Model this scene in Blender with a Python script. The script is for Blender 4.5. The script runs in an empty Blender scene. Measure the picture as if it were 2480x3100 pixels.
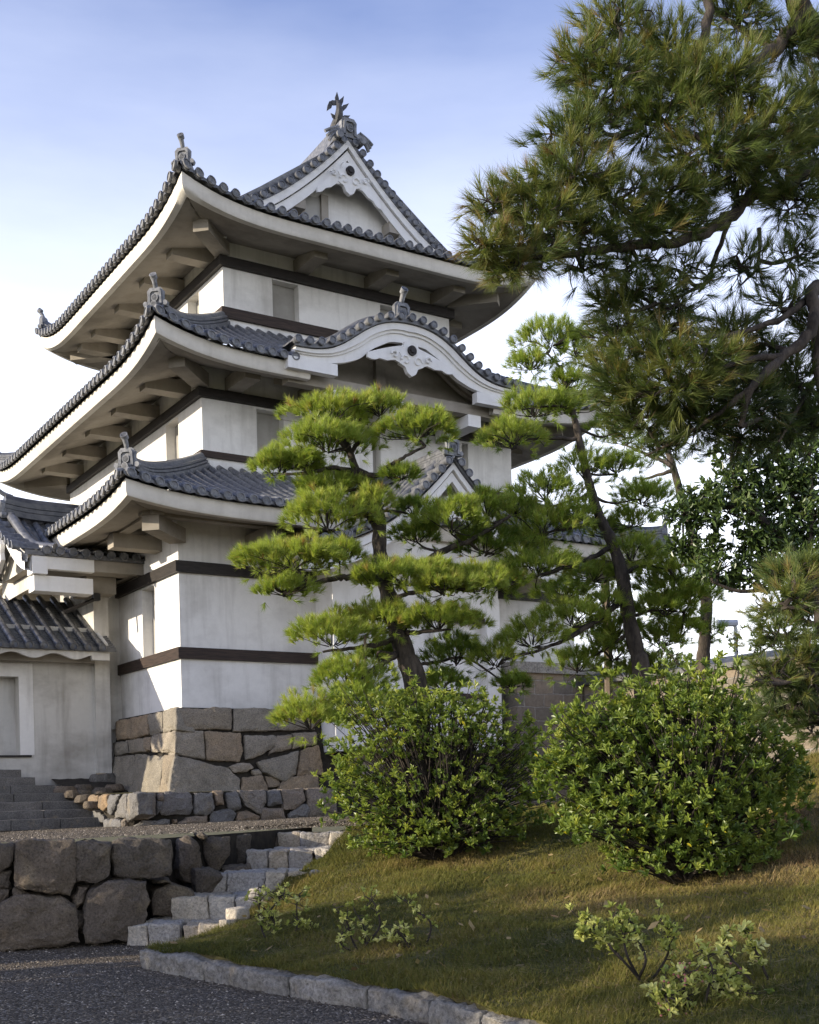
import bpy, bmesh, math, random
import numpy as np
from mathutils import Vector, Matrix, noise

# ------------------------------------------------------------------ camera, sky, sun
C = bpy.context.scene
COL = C.collection
rad = math.radians
F_, HY, ROLL, TH, EYE = 3657.236, 2403.025, 0.02484, 1.001344, 1.5   # photo focal (px), horizon, roll, tower bearing, eye height
cam = bpy.data.objects.new('camera', bpy.data.cameras.new('camera'))
COL.objects.link(cam)
cam.matrix_world = Matrix.Translation((0, 0, EYE)) @ Matrix.Rotation(rad(90), 4, 'X') @ Matrix.Rotation(-ROLL, 4, 'Z')
cam.data.sensor_fit = 'VERTICAL'
cam.data.sensor_height = 36
cam.data.lens = F_ / 3100 * 36
cam.data.shift_y = (HY - 1550) / 3100
cam.data.clip_start, cam.data.clip_end = 0.1, 4000
C.camera = cam

SUN_AZ, SUN_EL = rad(-109), rad(13.5)
w = bpy.data.worlds.new("World"); C.world = w; w.use_nodes = True
nt = w.node_tree; N = nt.nodes; Lk = nt.links; N.clear()
out = N.new('ShaderNodeOutputWorld'); bg = N.new('ShaderNodeBackground')
sky = N.new('ShaderNodeTexSky'); sky.sky_type = 'NISHITA'; sky.sun_disc = False
sky.sun_elevation = SUN_EL; sky.sun_rotation = SUN_AZ; sky.air_density = 1.0; sky.dust_density = 0.6; sky.ozone_density = 2.0
tc = N.new('ShaderNodeTexCoord'); sx = N.new('ShaderNodeSeparateXYZ'); Lk.new(tc.outputs['Generated'], sx.inputs[0])
mp = N.new('ShaderNodeMapping'); mp.inputs['Scale'].default_value = (1.2, 1.2, 5.0); Lk.new(tc.outputs['Generated'], mp.inputs[0])
cn = N.new('ShaderNodeTexNoise'); cn.inputs['Scale'].default_value = 1.6; cn.inputs['Detail'].default_value = 6; cn.inputs['Roughness'].default_value = 0.55
Lk.new(mp.outputs[0], cn.inputs['Vector'])
mr = N.new('ShaderNodeMapRange'); mr.inputs[1].default_value = 0.60; mr.inputs[2].default_value = 0.10
mr.inputs[3].default_value = 0.0; mr.inputs[4].default_value = 1.0
Lk.new(sx.outputs['Z'], mr.inputs[0])
ma = N.new('ShaderNodeMath'); ma.operation = 'MULTIPLY_ADD'; ma.inputs[1].default_value = 0.34; ma.inputs[2].default_value = -0.22; ma.use_clamp = False
Lk.new(cn.outputs['Fac'], ma.inputs[0])
ad = N.new('ShaderNodeMath'); ad.operation = 'ADD'; ad.use_clamp = True
Lk.new(mr.outputs[0], ad.inputs[0]); Lk.new(ma.outputs[0], ad.inputs[1])
mix = N.new('ShaderNodeMix'); mix.data_type = 'RGBA'; mix.inputs['B'].default_value = (8.6, 8.8, 9.3, 1)
tint = N.new('ShaderNodeMix'); tint.data_type = 'RGBA'; tint.blend_type = 'MULTIPLY'; tint.inputs['Factor'].default_value = 1
tint.inputs['B'].default_value = (1.05, 0.955, 1.25, 1)
Lk.new(sky.outputs[0], tint.inputs['A'])
Lk.new(ad.outputs[0], mix.inputs['Factor']); Lk.new(tint.outputs['Result'], mix.inputs['A']); Lk.new(mix.outputs['Result'], bg.inputs[0])
bg.inputs[1].default_value = 0.15
Lk.new(bg.outputs[0], out.inputs[0])

sun = bpy.data.objects.new('sun', bpy.data.lights.new('sun', 'SUN')); COL.objects.link(sun)
sun.data.energy = 4.3; sun.data.angle = rad(0.6); sun.data.color = (1.0, 0.89, 0.72)
SD = Vector((math.sin(SUN_AZ) * math.cos(SUN_EL), math.cos(SUN_AZ) * math.cos(SUN_EL), math.sin(SUN_EL)))
sun.rotation_euler = (-SD).to_track_quat('-Z', 'Y').to_euler()
C.view_settings.view_transform = 'Standard'; C.view_settings.look = 'None'
C.view_settings.exposure = 0.72; C.view_settings.gamma = 1
C.cycles.max_bounces = 6; C.cycles.diffuse_bounces = 3; C.cycles.glossy_bounces = 2; C.cycles.transmission_bounces = 3
C.cycles.use_denoising = True; C.cycles.denoising_prefilter = 'NONE'; C.cycles.use_adaptive_sampling = False
C.cycles.denoiser = 'OPENIMAGEDENOISE'

# ------------------------------------------------------------------ helpers
rng = np.random.default_rng(7); R = random.Random(11)
cr, sr = math.cos(ROLL), math.sin(ROLL)
def ray(sx_, sy_):
    a, b = sx_ - 1240, sy_ - HY
    return np.array([(cr * a - sr * b) / F_, 1.0, -(sr * a + cr * b) / F_])
def at(x, y, Y):                       # reading of the photo (1725 px wide view) at distance Y -> metres
    k = 1 / .69556
    return np.array([0, 0, EYE]) + ray(x * k, y * k) * Y
UA = np.array([math.sin(TH), math.cos(TH), 0]); VA = np.array([-math.cos(TH), math.sin(TH), 0]); K0 = np.array([-4.384, 23.5, 0])
ROTZ = math.pi / 2 - TH
def loc2w(u, v, z): return K0 + UA * u + VA * v + np.array([0, 0, z])
def hit(sx_, sy_, p0, n):              # photo reading on a plane -> world
    d = ray(sx_, sy_); o = np.array([0, 0, EYE]); n = np.array(n, float)
    return o + d * (((np.array(p0) - o) @ n) / (d @ n))

def tag(o, label=None, cat=None, group=None, kind=None):
    if label: o['label'] = label
    if cat: o['category'] = cat
    if group: o['group'] = group
    if kind: o['kind'] = kind
    return o
def empty(name, loc=(0, 0, 0), rz=0.0, label=None, cat=None, group=None):
    o = bpy.data.objects.new(name, None); COL.objects.link(o); o.location = loc; o.rotation_euler = (0, 0, rz); o.empty_display_size = .2
    return tag(o, label, cat, group)

class MB:
    def __init__(s): s.v = []; s.f = []
    def add(s, vs, fs):
        b = len(s.v); s.v.extend([tuple(map(float, p)) for p in vs]); s.f.extend([tuple(i + b for i in f) for f in fs])
    def box(s, x0, x1, y0, y1, z0, z1):
        s.add([(x0, y0, z0), (x1, y0, z0), (x1, y1, z0), (x0, y1, z0), (x0, y0, z1), (x1, y0, z1), (x1, y1, z1), (x0, y1, z1)],
              [(0, 3, 2, 1), (4, 5, 6, 7), (0, 1, 5, 4), (1, 2, 6, 5), (2, 3, 7, 6), (3, 0, 4, 7)])
    def grid(s, pts):                  # pts[i][j]
        n, m = len(pts), len(pts[0])
        s.add([p for r_ in pts for p in r_], [(i * m + j, i * m + j + 1, (i + 1) * m + j + 1, (i + 1) * m + j) for i in range(n - 1) for j in range(m - 1)])
    def prism(s, poly, d):             # poly: list of 3D points, d: extrusion vector
        n = len(poly); d = np.array(d, float); q = [np.array(p, float) for p in poly]
        s.add(q + [p + d for p in q], [tuple(range(n))[::-1], tuple(range(n, 2 * n))] + [(i, (i + 1) % n, n + (i + 1) % n, n + i) for i in range(n)])
    def sweep(s, path, sec, up=(0, 0, 1), caps=True, closed=True):
        path = [np.array(p, float) for p in path]; up = np.array(up, float); n = len(path); m = len(sec); vs = []
        for i in range(n):
            t = path[min(i + 1, n - 1)] - path[max(i - 1, 0)]; t /= np.linalg.norm(t)
            sd = np.cross(t, up); sd /= max(np.linalg.norm(sd), 1e-6); uu = np.cross(sd, t)
            vs += [path[i] + sd * a + uu * b for a, b in sec]
        mm = m if closed else m - 1
        fs = [(i * m + j, (i + 1) * m + j, (i + 1) * m + (j + 1) % m, i * m + (j + 1) % m) for i in range(n - 1) for j in range(mm)]
        if caps: fs += [tuple(range(m)), tuple(range((n - 1) * m, n * m))[::-1]]
        s.add(vs, fs)
    def tube(s, path, r, k=8, caps=True):
        path = [np.array(p, float) for p in path]; n = len(path)
        if np.isscalar(r): r = [r] * n
        t0 = path[1] - path[0]; ref = np.array([0, 0, 1.]) if abs(t0[2]) < .8 * np.linalg.norm(t0) else np.array([1., 0, 0]); vs = []
        for i in range(n):
            t = path[min(i + 1, n - 1)] - path[max(i - 1, 0)]; t /= max(np.linalg.norm(t), 1e-9)
            a = np.cross(t, ref); a /= max(np.linalg.norm(a), 1e-9); b = np.cross(t, a); ref = np.cross(a, t)
            vs += [path[i] + (a * math.cos(2 * math.pi * j / k) + b * math.sin(2 * math.pi * j / k)) * r[i] for j in range(k)]
        fs = [(i * k + j, i * k + (j + 1) % k, (i + 1) * k + (j + 1) % k, (i + 1) * k + j) for i in range(n - 1) for j in range(k)]
        if caps: fs += [tuple(range(k))[::-1], tuple(range((n - 1) * k, n * k))]
        s.add(vs, fs)
    def build(s, name, m, parent=None, smooth=True, ang=0.6):
        me = bpy.data.meshes.new(name); me.from_pydata(s.v, [], s.f)
        if m: me.materials.append(m)
        if smooth:
            me.polygons.foreach_set('use_smooth', [True] * len(me.polygons)); me.set_sharp_from_angle(angle=ang)
        me.update()
        o = bpy.data.objects.new(name, me); COL.objects.link(o); o.parent = parent
        return o
def npmesh(name, V, nv, m, parent=None, tint=None):     # V (n*nv,3): n faces of nv own vertices
    n = len(V) // nv; me = bpy.data.meshes.new(name)
    me.vertices.add(len(V)); me.vertices.foreach_set('co', np.asarray(V, np.float32).ravel())
    me.loops.add(len(V)); me.loops.foreach_set('vertex_index', np.arange(len(V), dtype=np.int32))
    me.polygons.add(n); me.polygons.foreach_set('loop_start', np.arange(0, len(V), nv, dtype=np.int32))
    if tint is not None:
        a = me.attributes.new('tint', 'FLOAT', 'POINT'); a.data.foreach_set('value', np.repeat(np.asarray(tint, np.float32), nv))
    me.materials.append(m); me.update(calc_edges=True)
    o = bpy.data.objects.new(name, me); COL.objects.link(o); o.parent = parent
    return o
def smooth_path(pts, n=6):
    p = [np.array(q, float) for q in pts]; p = [2 * p[0] - p[1]] + p + [2 * p[-1] - p[-2]]; o = []
    for i in range(1, len(p) - 2):
        for k in range(n):
            t = k / n
            o.append(.5 * ((2 * p[i]) + (-p[i - 1] + p[i + 1]) * t + (2 * p[i - 1] - 5 * p[i] + 4 * p[i + 1] - p[i + 2]) * t * t + (-p[i - 1] + 3 * p[i] - 3 * p[i + 1] + p[i + 2]) * t ** 3))
    o.append(p[-2]); return o
def interp(x, xs, ys): return float(np.interp(x, xs, ys))

# ------------------------------------------------------------------ materials
def rgb(c): return (c[0], c[1], c[2], 1)
def nodes(name):
    m = bpy.data.materials.new(name); m.use_nodes = True; t = m.node_tree
    return m, t, t.nodes['Principled BSDF']
def noise_n(t, scale, detail=5, rough=.6, stretch=None, coord='Object', w=0):
    c = t.nodes.new('ShaderNodeTexCoord'); n = t.nodes.new('ShaderNodeTexNoise'); n.inputs['Scale'].default_value = scale; n.inputs['Detail'].default_value = detail; n.inputs['Roughness'].default_value = rough
    mpn = t.nodes.new('ShaderNodeMapping'); mpn.inputs['Scale'].default_value = stretch or (1, 1, 1); mpn.inputs['Location'].default_value = (w, w * 1.7, w * .6)
    t.links.new(c.outputs[coord], mpn.inputs[0]); t.links.new(mpn.outputs[0], n.inputs['Vector']); return n.outputs['Fac']
def ramp(t, fac, stops):
    r = t.nodes.new('ShaderNodeValToRGB'); e = r.color_ramp.elements
    while len(e) < len(stops): e.new(.5)
    for k, (p, c) in enumerate(stops): e[k].position = p; e[k].color = rgb(c) if not np.isscalar(c) else (c, c, c, 1)
    t.links.new(fac, r.inputs[0]); return r.outputs[0]
def mixc(t, f, a, b, mode='MIX'):
    m = t.nodes.new('ShaderNodeMix'); m.data_type = 'RGBA'; m.blend_type = mode
    for s, k in ((f, 'Factor'), (a, 'A'), (b, 'B')):
        if isinstance(s, (int, float)): m.inputs[k].default_value = s
        elif isinstance(s, tuple): m.inputs[k].default_value = rgb(s)
        else: t.links.new(s, m.inputs[k])
    return m.outputs['Result']
def bump(t, p, h, strength=.4, dist=.02):
    b = t.nodes.new('ShaderNodeBump'); b.inputs['Strength'].default_value = strength; b.inputs['Distance'].default_value = dist
    t.links.new(h, b.inputs['Height']); t.links.new(b.outputs[0], p.inputs['Normal'])
def m_simple(name, c1, c2, scale=4, rough=.8, bs=30, bst=.3, bd=.01, stretch=None, lo=.35, hi=.65, spec=.3):
    m, t, p = nodes(name)
    t.links.new(ramp(t, noise_n(t, scale, stretch=stretch), [(lo, c1), (hi, c2)]), p.inputs['Base Color'])
    p.inputs['Roughness'].default_value = rough; p.inputs['Specular IOR Level'].default_value = spec
    if bst: bump(t, p, noise_n(t, bs, 6, stretch=stretch), bst, bd)
    return m
def m_plaster(name, base=(.80, .785, .75), dirt=(.50, .47, .41), amt=.55, streak=.35):
    m, t, p = nodes(name)
    big = ramp(t, noise_n(t, .55, 7, .62, stretch=(1, 1, 1.5)), [(.47, 0.0), (.66, 1.0)])
    st = ramp(t, noise_n(t, 2.6, 5, .6, stretch=(1.6, 1.6, .18)), [(.50, 0.0), (.74, 1.0)])
    fine = noise_n(t, 9, 8, .7)
    c = mixc(t, mixc(t, amt, (0, 0, 0), big), base, dirt)
    c = mixc(t, mixc(t, streak, (0, 0, 0), st), c, tuple(x * .95 for x in dirt))
    c = mixc(t, .10, c, ramp(t, fine, [(.3, .25), (.7, 1.0)]), 'MULTIPLY')
    t.links.new(c, p.inputs['Base Color']); p.inputs['Roughness'].default_value = .9; p.inputs['Specular IOR Level'].default_value = .15
    bump(t, p, noise_n(t, 14, 8, .7), .25, .012); return m
def m_stone(name, c1, c2, c3, sc=3.0, bst=.8, fine=14):
    m, t, p = nodes(name)
    oi = t.nodes.new('ShaderNodeObjectInfo')
    base = ramp(t, oi.outputs['Random'], [(0, c1), (.35, c2), (.7, c3), (1, c1)])
    n1 = noise_n(t, sc, 7, .65); n2 = noise_n(t, sc * fine, 6, .75)
    c = mixc(t, ramp(t, n1, [(.35, 0.), (.7, .65)]), base, tuple(x * .5 for x in c1))
    c = mixc(t, ramp(t, noise_n(t, sc * .8, 5, .6, w=3), [(.58, 0.), (.70, .5)]), c, (.34, .27, .17))
    c = mixc(t, .75, c, ramp(t, n2, [(.32, .22), (.50, .9), (.70, 1.5)]), 'MULTIPLY')
    t.links.new(c, p.inputs['Base Color']); p.inputs['Roughness'].default_value = .85; p.inputs['Specular IOR Level'].default_value = .3
    a = t.nodes.new('ShaderNodeMath'); a.operation = 'ADD'; t.links.new(n1, a.inputs[0]); t.links.new(n2, a.inputs[1])
    bump(t, p, a.outputs[0], bst, .035); return m
def m_leaf(name, stops, trans=.3, rough=.45, spec=.35):
    m, t, p = nodes(name)
    at_ = t.nodes.new('ShaderNodeAttribute'); at_.attribute_name = 'tint'
    col = ramp(t, at_.outputs['Fac'], stops)
    t.links.new(col, p.inputs['Base Color']); p.inputs['Roughness'].default_value = rough; p.inputs['Specular IOR Level'].default_value = spec
    tr = t.nodes.new('ShaderNodeBsdfTranslucent'); t.links.new(mixc(t, 1.0, col, (1.25, 1.25, .7), 'MULTIPLY'), tr.inputs[0])
    mx = t.nodes.new('ShaderNodeMixShader'); mx.inputs[0].default_value = trans
    t.links.new(p.outputs[0], mx.inputs[1]); t.links.new(tr.outputs[0], mx.inputs[2]); t.links.new(mx.outputs[0], t.nodes['Material Output'].inputs[0])
    return m
M = {}
M['plaster'] = m_plaster('white_plaster', (.80, .778, .73), (.40, .375, .33), .5, .42)
M['plaster_old'] = m_plaster('weathered_plaster', (.60, .575, .52), (.30, .275, .235), .8, .6)
M['soffit'] = m_plaster('eave_plaster', (.36, .325, .27), (.19, .168, .135), .8, .3)  # plaster darkened in colour to deepen the shade under the eaves
M['trim'] = m_plaster('trim_plaster', (.83, .815, .78), (.55, .52, .46), .35, .25)
M['fascia'] = m_plaster('fascia_plaster', (.74, .70, .62), (.44, .41, .35), .55, .3)
M['disc'] = m_simple('end_tile', (.10, .103, .11), (.24, .24, .24), 14, .5, 40, .4, .008)
M['shutter'] = m_plaster('shutter_plaster', (.40, .385, .35), (.25, .235, .21), .6, .5)
M['black_wood'] = m_simple('black_timber', (.018, .015, .013), (.035, .029, .025), 6, .6, 40, .3, .006, (1, 1, 6))
M['brown_wood'] = m_simple('brown_timber', (.022, .015, .012), (.058, .038, .028), 5, .65, 40, .4, .006, (.6, .6, 9))
M['grey_wood'] = m_simple('grey_timber', (.10, .075, .055), (.20, .155, .12), 6, .8, 40, .4, .006, (6, 6, .6))
M['tile'] = m_simple('roof_tile', (.05, .054, .062), (.20, .20, .205), 11, .36, 26, .4, .010, None, .3, .75, .6)
def weather(m, col, sc, lo, hi, amt):
    t = m.node_tree; p = t.nodes['Principled BSDF']; src = p.inputs['Base Color'].links[0].from_socket
    t.links.new(mixc(t, ramp(t, noise_n(t, sc, 7, .7, w=5), [(lo, 0.), (hi, amt)]), src, col), p.inputs['Base Color'])
weather(M['tile'], (.27, .265, .24), 2.2, .54, .72, .55)
weather(M['tile'], (.03, .032, .036), 1.1, .52, .7, .6)
M['tile_old'] = m_simple('weathered_roof_tile', (.032, .034, .04), (.12, .118, .115), 5, .42, 26, .4, .01, None, .35, .75, .55)
M['ornament'] = m_simple('ornament_tile', (.10, .105, .115), (.26, .26, .26), 9, .5, 40, .5, .01)
M['fish'] = m_simple('dark_ornament_tile', (.03, .03, .032), (.09, .088, .085), 12, .5, 40, .5, .01)
M['iron'] = m_simple('iron', (.012, .011, .011), (.03, .026, .024), 12, .5, 60, .2, .002)
M['stone_base'] = m_stone('base_granite', (.31, .275, .215), (.40, .345, .265), (.40, .295, .185))
M['stone_low'] = m_stone('terrace_granite', (.27, .25, .22), (.42, .28, .15), (.21, .205, .20))
M['stone_wall'] = m_stone('retaining_granite', (.22, .175, .125), (.255, .20, .145), (.165, .14, .11), 3.0, 1.0)
M['stone_step'] = m_stone('step_granite', (.74, .66, .53), (.68, .55, .38), (.44, .42, .40), 4, .9, 8)  # granite colours raised pale and warm to stand in for sunlight on the steps
def kerbmat():
    m = m_stone('kerb_granite', (.40, .37, .31), (.46, .42, .35), (.33, .305, .26), 4, 1.0, 6); return m
M['stone_kerb'] = kerbmat()
M['stone_stair'] = m_stone('stair_granite', (.16, .15, .135), (.19, .175, .155), (.13, .125, .115), 3, .4)
M['dark_gap'] = m_simple('dark_earth_joint', (.025, .022, .018), (.05, .042, .032), 9, 1, 30, .5, .02)
M['bark'] = m_simple('pine_bark', (.022, .018, .015), (.105, .084, .066), 9, .9, 22, 1.0, .03, (1, 1, .35))
M['twig'] = m_simple('dark_twig', (.022, .018, .014), (.06, .048, .038), 9, .9, 40, .4, .005)
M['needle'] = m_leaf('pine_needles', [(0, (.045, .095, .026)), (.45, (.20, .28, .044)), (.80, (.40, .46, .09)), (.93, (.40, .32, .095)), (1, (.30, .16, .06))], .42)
M['needle_dim'] = m_leaf('dim_pine_needles', [(0, (.022, .040, .014)), (.5, (.105, .145, .034)), (.75, (.21, .225, .055)), (.9, (.25, .18, .06)), (1, (.20, .11, .045))], .28)  # needle colours dimmed for the poorly lit right-hand pines, with more brown
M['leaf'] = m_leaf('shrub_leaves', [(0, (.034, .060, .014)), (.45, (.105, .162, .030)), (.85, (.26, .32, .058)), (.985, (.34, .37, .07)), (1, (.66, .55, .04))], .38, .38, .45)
M['leaf_var'] = m_leaf('pale_edged_leaves', [(0, (.15, .20, .04)), (.5, (.42, .44, .11)), (.85, (.66, .64, .27)), (1, (.68, .66, .38))], .25, .5, .3)
M['leaf_dark'] = m_leaf('evergreen_leaves', [(0, (.028, .05, .016)), (.5, (.08, .125, .034)), (1, (.18, .22, .07))], .2, .35, .5)
M['grass'] = m_leaf('grass_blades', [(0, (.065, .075, .020)), (.40, (.15, .148, .034)), (.62, (.225, .19, .054)), (.80, (.235, .175, .075)), (.92, (.36, .27, .13)), (1, (.20, .13, .07))], .25, .7, .15)
M['soil'] = m_simple('mossy_soil', (.07, .07, .022), (.15, .125, .05), 2.2, 1, 30, .8, .03)
def m_gravel():
    m, t, p = nodes('gravel')
    c = t.nodes.new('ShaderNodeTexCoord'); v = t.nodes.new('ShaderNodeTexVoronoi'); v.inputs['Scale'].default_value = 55; t.links.new(c.outputs['Object'], v.inputs['Vector'])
    sp = t.nodes.new('ShaderNodeSeparateColor'); t.links.new(v.outputs['Color'], sp.inputs[0])
    col = ramp(t, sp.outputs[0], [(0, (.055, .042, .028)), (.6, (.145, .115, .078)), (.88, (.235, .19, .135)), (1, (.52, .44, .33))])
    col = mixc(t, ramp(t, noise_n(t, .9, 6), [(.4, 0.), (.7, .55)]), col, (.11, .09, .07))
    t.links.new(col, p.inputs['Base Color']); p.inputs['Roughness'].default_value = .9; p.inputs['Specular IOR Level'].default_value = .2
    mr_ = t.nodes.new('ShaderNodeMath'); mr_.operation = 'SUBTRACT'; mr_.inputs[0].default_value = 1; t.links.new(v.outputs['Distance'], mr_.inputs[1])
    bump(t, p, mr_.outputs[0], 1.0, .02); return m
M['gravel'] = m_gravel()
def m_block():
    m, t, p = nodes('block_masonry')
    c = t.nodes.new('ShaderNodeTexCoord'); b = t.nodes.new('ShaderNodeTexBrick')
    mp_ = t.nodes.new('ShaderNodeMapping'); mp_.inputs['Rotation'].default_value = (rad(90), 0, 0); t.links.new(c.outputs['Object'], mp_.inputs[0])
    nz = noise_n(t, 2.5, 4); av = t.nodes.new('ShaderNodeVectorMath'); av.operation = 'ADD'; sc = t.nodes.new('ShaderNodeVectorMath'); sc.operation = 'SCALE'; sc.inputs['Scale'].default_value = .12
    t.links.new(nz, sc.inputs[0]); t.links.new(mp_.outputs[0], av.inputs[0]); t.links.new(sc.outputs[0], av.inputs[1]); t.links.new(av.outputs[0], b.inputs['Vector'])
    b.inputs['Scale'].default_value = 1; b.inputs['Brick Width'].default_value = .55; b.inputs['Row Height'].default_value = .30; b.inputs['Mortar Size'].default_value = .012; b.inputs['Mortar Smooth'].default_value = .4
    b.inputs['Color1'].default_value = (.27, .215, .155, 1); b.inputs['Color2'].default_value = (.16, .145, .12, 1); b.inputs['Mortar'].default_value = (.36, .33, .28, 1); b.inputs['Bias'].default_value = 0
    col = mixc(t, .6, b.outputs['Color'], ramp(t, noise_n(t, 9, 8, .7), [(.3, .45), (.7, 1.25)]), 'MULTIPLY')
    t.links.new(col, p.inputs['Base Color']); p.inputs['Roughness'].default_value = .9; p.inputs['Specular IOR Level'].default_value = .2
    s_ = t.nodes.new('ShaderNodeMath'); s_.operation = 'MULTIPLY_ADD'; s_.inputs[1].default_value = .6; t.links.new(noise_n(t, 12, 8, .7), s_.inputs[0])
    iv = t.nodes.new('ShaderNodeMath'); iv.operation = 'SUBTRACT'; iv.inputs[0].default_value = 1; t.links.new(b.outputs['Fac'], iv.inputs[1]); t.links.new(iv.outputs[0], s_.inputs[2])
    bump(t, p, s_.outputs[0], .9, .03); return m
M['blocks'] = m_block()

# ------------------------------------------------------------------ ground, path, terrace
TZ = lambda x, y: 1.243 + .0206 * max(-8, min(x, 8)) - .00466 * max(10, min(y, 40))
g = MB(); g.grid([[(-1500, -1500 + 3000 * i, -.03) for i in (0, 1)], [(1500, -1500 + 3000 * i, -.03) for i in (0, 1)]])
tag(g.build('ground', M['soil']), kind='structure')
g = MB(); g.grid([[(-14 + i * .5, -2 + j * .5, .02 * noise.noise((i * .2, j * .2, 0))) for j in range(32)] for i in range(40)])
tag(g.build('gravel_path', M['gravel']), kind='structure')
WALLY = lambda x: 12.5 + .35 * (x + 3.6)
g = MB()
xs = np.concatenate([np.linspace(-14, -2.9, 20), np.linspace(-2.6, 16, 24)]); rows = []
for x in xs:
    y0 = float(np.interp(x, [-14, -5, -3.6, -3.05, -2.8, -2.35, -1.9, -1.3, 16], [12.4, 12.4, 12.82, 13.15, 14.4, 15.3, 16.4, 16.9, 16.4]))
    rows.append([(x, y0 + (46 - y0) * (j / 24) ** 1.4, TZ(x, y0 + (46 - y0) * (j / 24) ** 1.4) + .012 * noise.noise((x, j * .7, 3))) for j in range(25)])
g.grid(rows); tag(g.build('gravel_terrace', M['gravel']), kind='structure')

def pebbles(n, x0, x1, y0, y1, zf, seed):
    g_ = np.random.default_rng(seed); y = y0 + (y1 - y0) * g_.random(n) ** 1.5; x = x0 + (x1 - x0) * g_.random(n); r_ = .004 + .009 * g_.random(n) ** 2
    c = np.stack([x, y, np.array([zf(a, b_) for a, b_ in zip(x, y)]) + r_ * .3], 1); a = g_.random(n) * 6.283
    ex = np.stack([np.cos(a), np.sin(a), .2 * g_.normal(size=n)], 1) * (r_ * (.8 + .8 * g_.random(n)))[:, None]; ey = np.stack([-np.sin(a), np.cos(a), .2 * g_.normal(size=n)], 1) * (r_ * (.7 + .5 * g_.random(n)))[:, None]; ez = np.array([0, 0, 1.]) * (r_ * .8)[:, None]
    p = [c + ex, c + ey, c - ex, c - ey]; t_ = c + ez; F = [np.stack([p[k], p[(k + 1) % 4], t_], 1) for k in range(4)]
    return np.stack(F, 1).reshape(-1, 3), np.repeat(g_.random(n), 4)
def m_peb():
    m, t, p = nodes('loose_pebbles'); a_ = t.nodes.new('ShaderNodeAttribute'); a_.attribute_name = 'tint'
    t.links.new(ramp(t, a_.outputs['Fac'], [(0, (.045, .036, .025)), (.6, (.14, .113, .08)), (.9, (.26, .22, .16)), (1, (.55, .47, .36))]), p.inputs['Base Color']); p.inputs['Roughness'].default_value = .85; return m
M['pebble'] = m_peb()
V, tt = pebbles(42000, -5, 3, 5.5, 13.2, lambda x, y: .02 * noise.noise((x * .4 + 5.6, y * .4 + .8, 0)), 3); tag(npmesh('loose_gravel', V, 3, M['pebble'], None, tt), kind='stuff')
V, tt = pebbles(26000, -8, .5, 13.0, 24, lambda x, y: TZ(x, y), 4); tag(npmesh('loose_gravel', V, 3, M['pebble'], None, tt), kind='stuff')

# mound height field (thin-plate fit through surveyed points)
MP = np.array([(-2.4, 10.75, .17), (-1.2, 9.3, .19), (-.05, 8.0, .2), (.65, 6.75, .2), (1.5, 5.0, .2), (-2.05, 12.3, .12), (-1.72, 13.0, .36), (-1.45, 13.7, .58), (-1.1, 14.6, .80), (-.75, 15.6, 1.14),
               (.33, 13.3, .80), (2.45, 11.0, .68), (4.3, 13.0, 1.45), (3.1, 9.0, .62), (2.0, 5.9, .36), (5.2, 9.5, 1.15), (5.5, 14.5, 1.95), (1.5, 15.8, 1.25), (3.5, 16.5, 1.4), (-.6, 11.2, .46), (.8, 9.2, .46), (7.5, 12, 2.0), (8, 17, 2.2), (-.3, 14.6, 1.05), (3.6, 6.5, .6), (-1.9, 11.4, .22), (0, 17.0, 1.24)])
def _tps(p, q):
    d = np.linalg.norm(p[:, None, :2] - q[None, :, :2], axis=2); return np.where(d > 0, d * d * np.log(np.maximum(d, 1e-9)), 0)
_n = len(MP); _A = np.zeros((_n + 3, _n + 3)); _A[:_n, :_n] = _tps(MP, MP) + np.eye(_n) * .15; _A[:_n, _n] = 1; _A[:_n, _n + 1:] = MP[:, :2]; _A[_n, :_n] = 1; _A[_n + 1:, :_n] = MP[:, :2].T
_w = np.linalg.solve(_A, np.concatenate([MP[:, 2], [0, 0, 0]]))
def mz(P):
    P = np.atleast_2d(np.asarray(P, float)); h = _tps(P, MP) @ _w[:_n] + _w[_n] + P[:, :2] @ _w[_n + 1:]
    return h + .03 * np.sin(P[:, 0] * 3.1 + 1) * np.sin(P[:, 1] * 2.7) + .015 * np.sin(P[:, 0] * 7.7) * np.sin(P[:, 1] * 6.9 + 2)
KERB = [(-2.45, 10.78), (-1.75, 9.95), (-1.0, 9.1), (0, 7.95), (.66, 6.75), (1.3, 5.2), (1.8, 3.8)]
EDGE = [(-2.3, 11.6), (-2.05, 12.3), (-1.72, 13.0), (-1.45, 13.7), (-1.1, 14.6), (-.75, 15.6), (-.6, 17)]
_ey = np.array([p[1] for p in KERB][::-1] + [p[1] for p in EDGE]); _ex = np.array([p[0] for p in KERB][::-1] + [p[0] for p in EDGE])
def medge(y): return np.interp(y, _ey, _ex)      # left edge of the mound at depth y
g = MB(); rows = []
for y in np.linspace(3.4, 17.0, 90):
    x0 = medge(y) + .10; q = np.array([(x0 + (11 - x0) * (k / 70) ** 1.3, y) for k in range(71)]); h = mz(q)
    rows.append([(q[k, 0], y, h[k] - (.02 if k else .25)) for k in range(71)])
g.grid(rows); tag(g.build('grass_mound', M['soil']), kind='structure')

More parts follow.
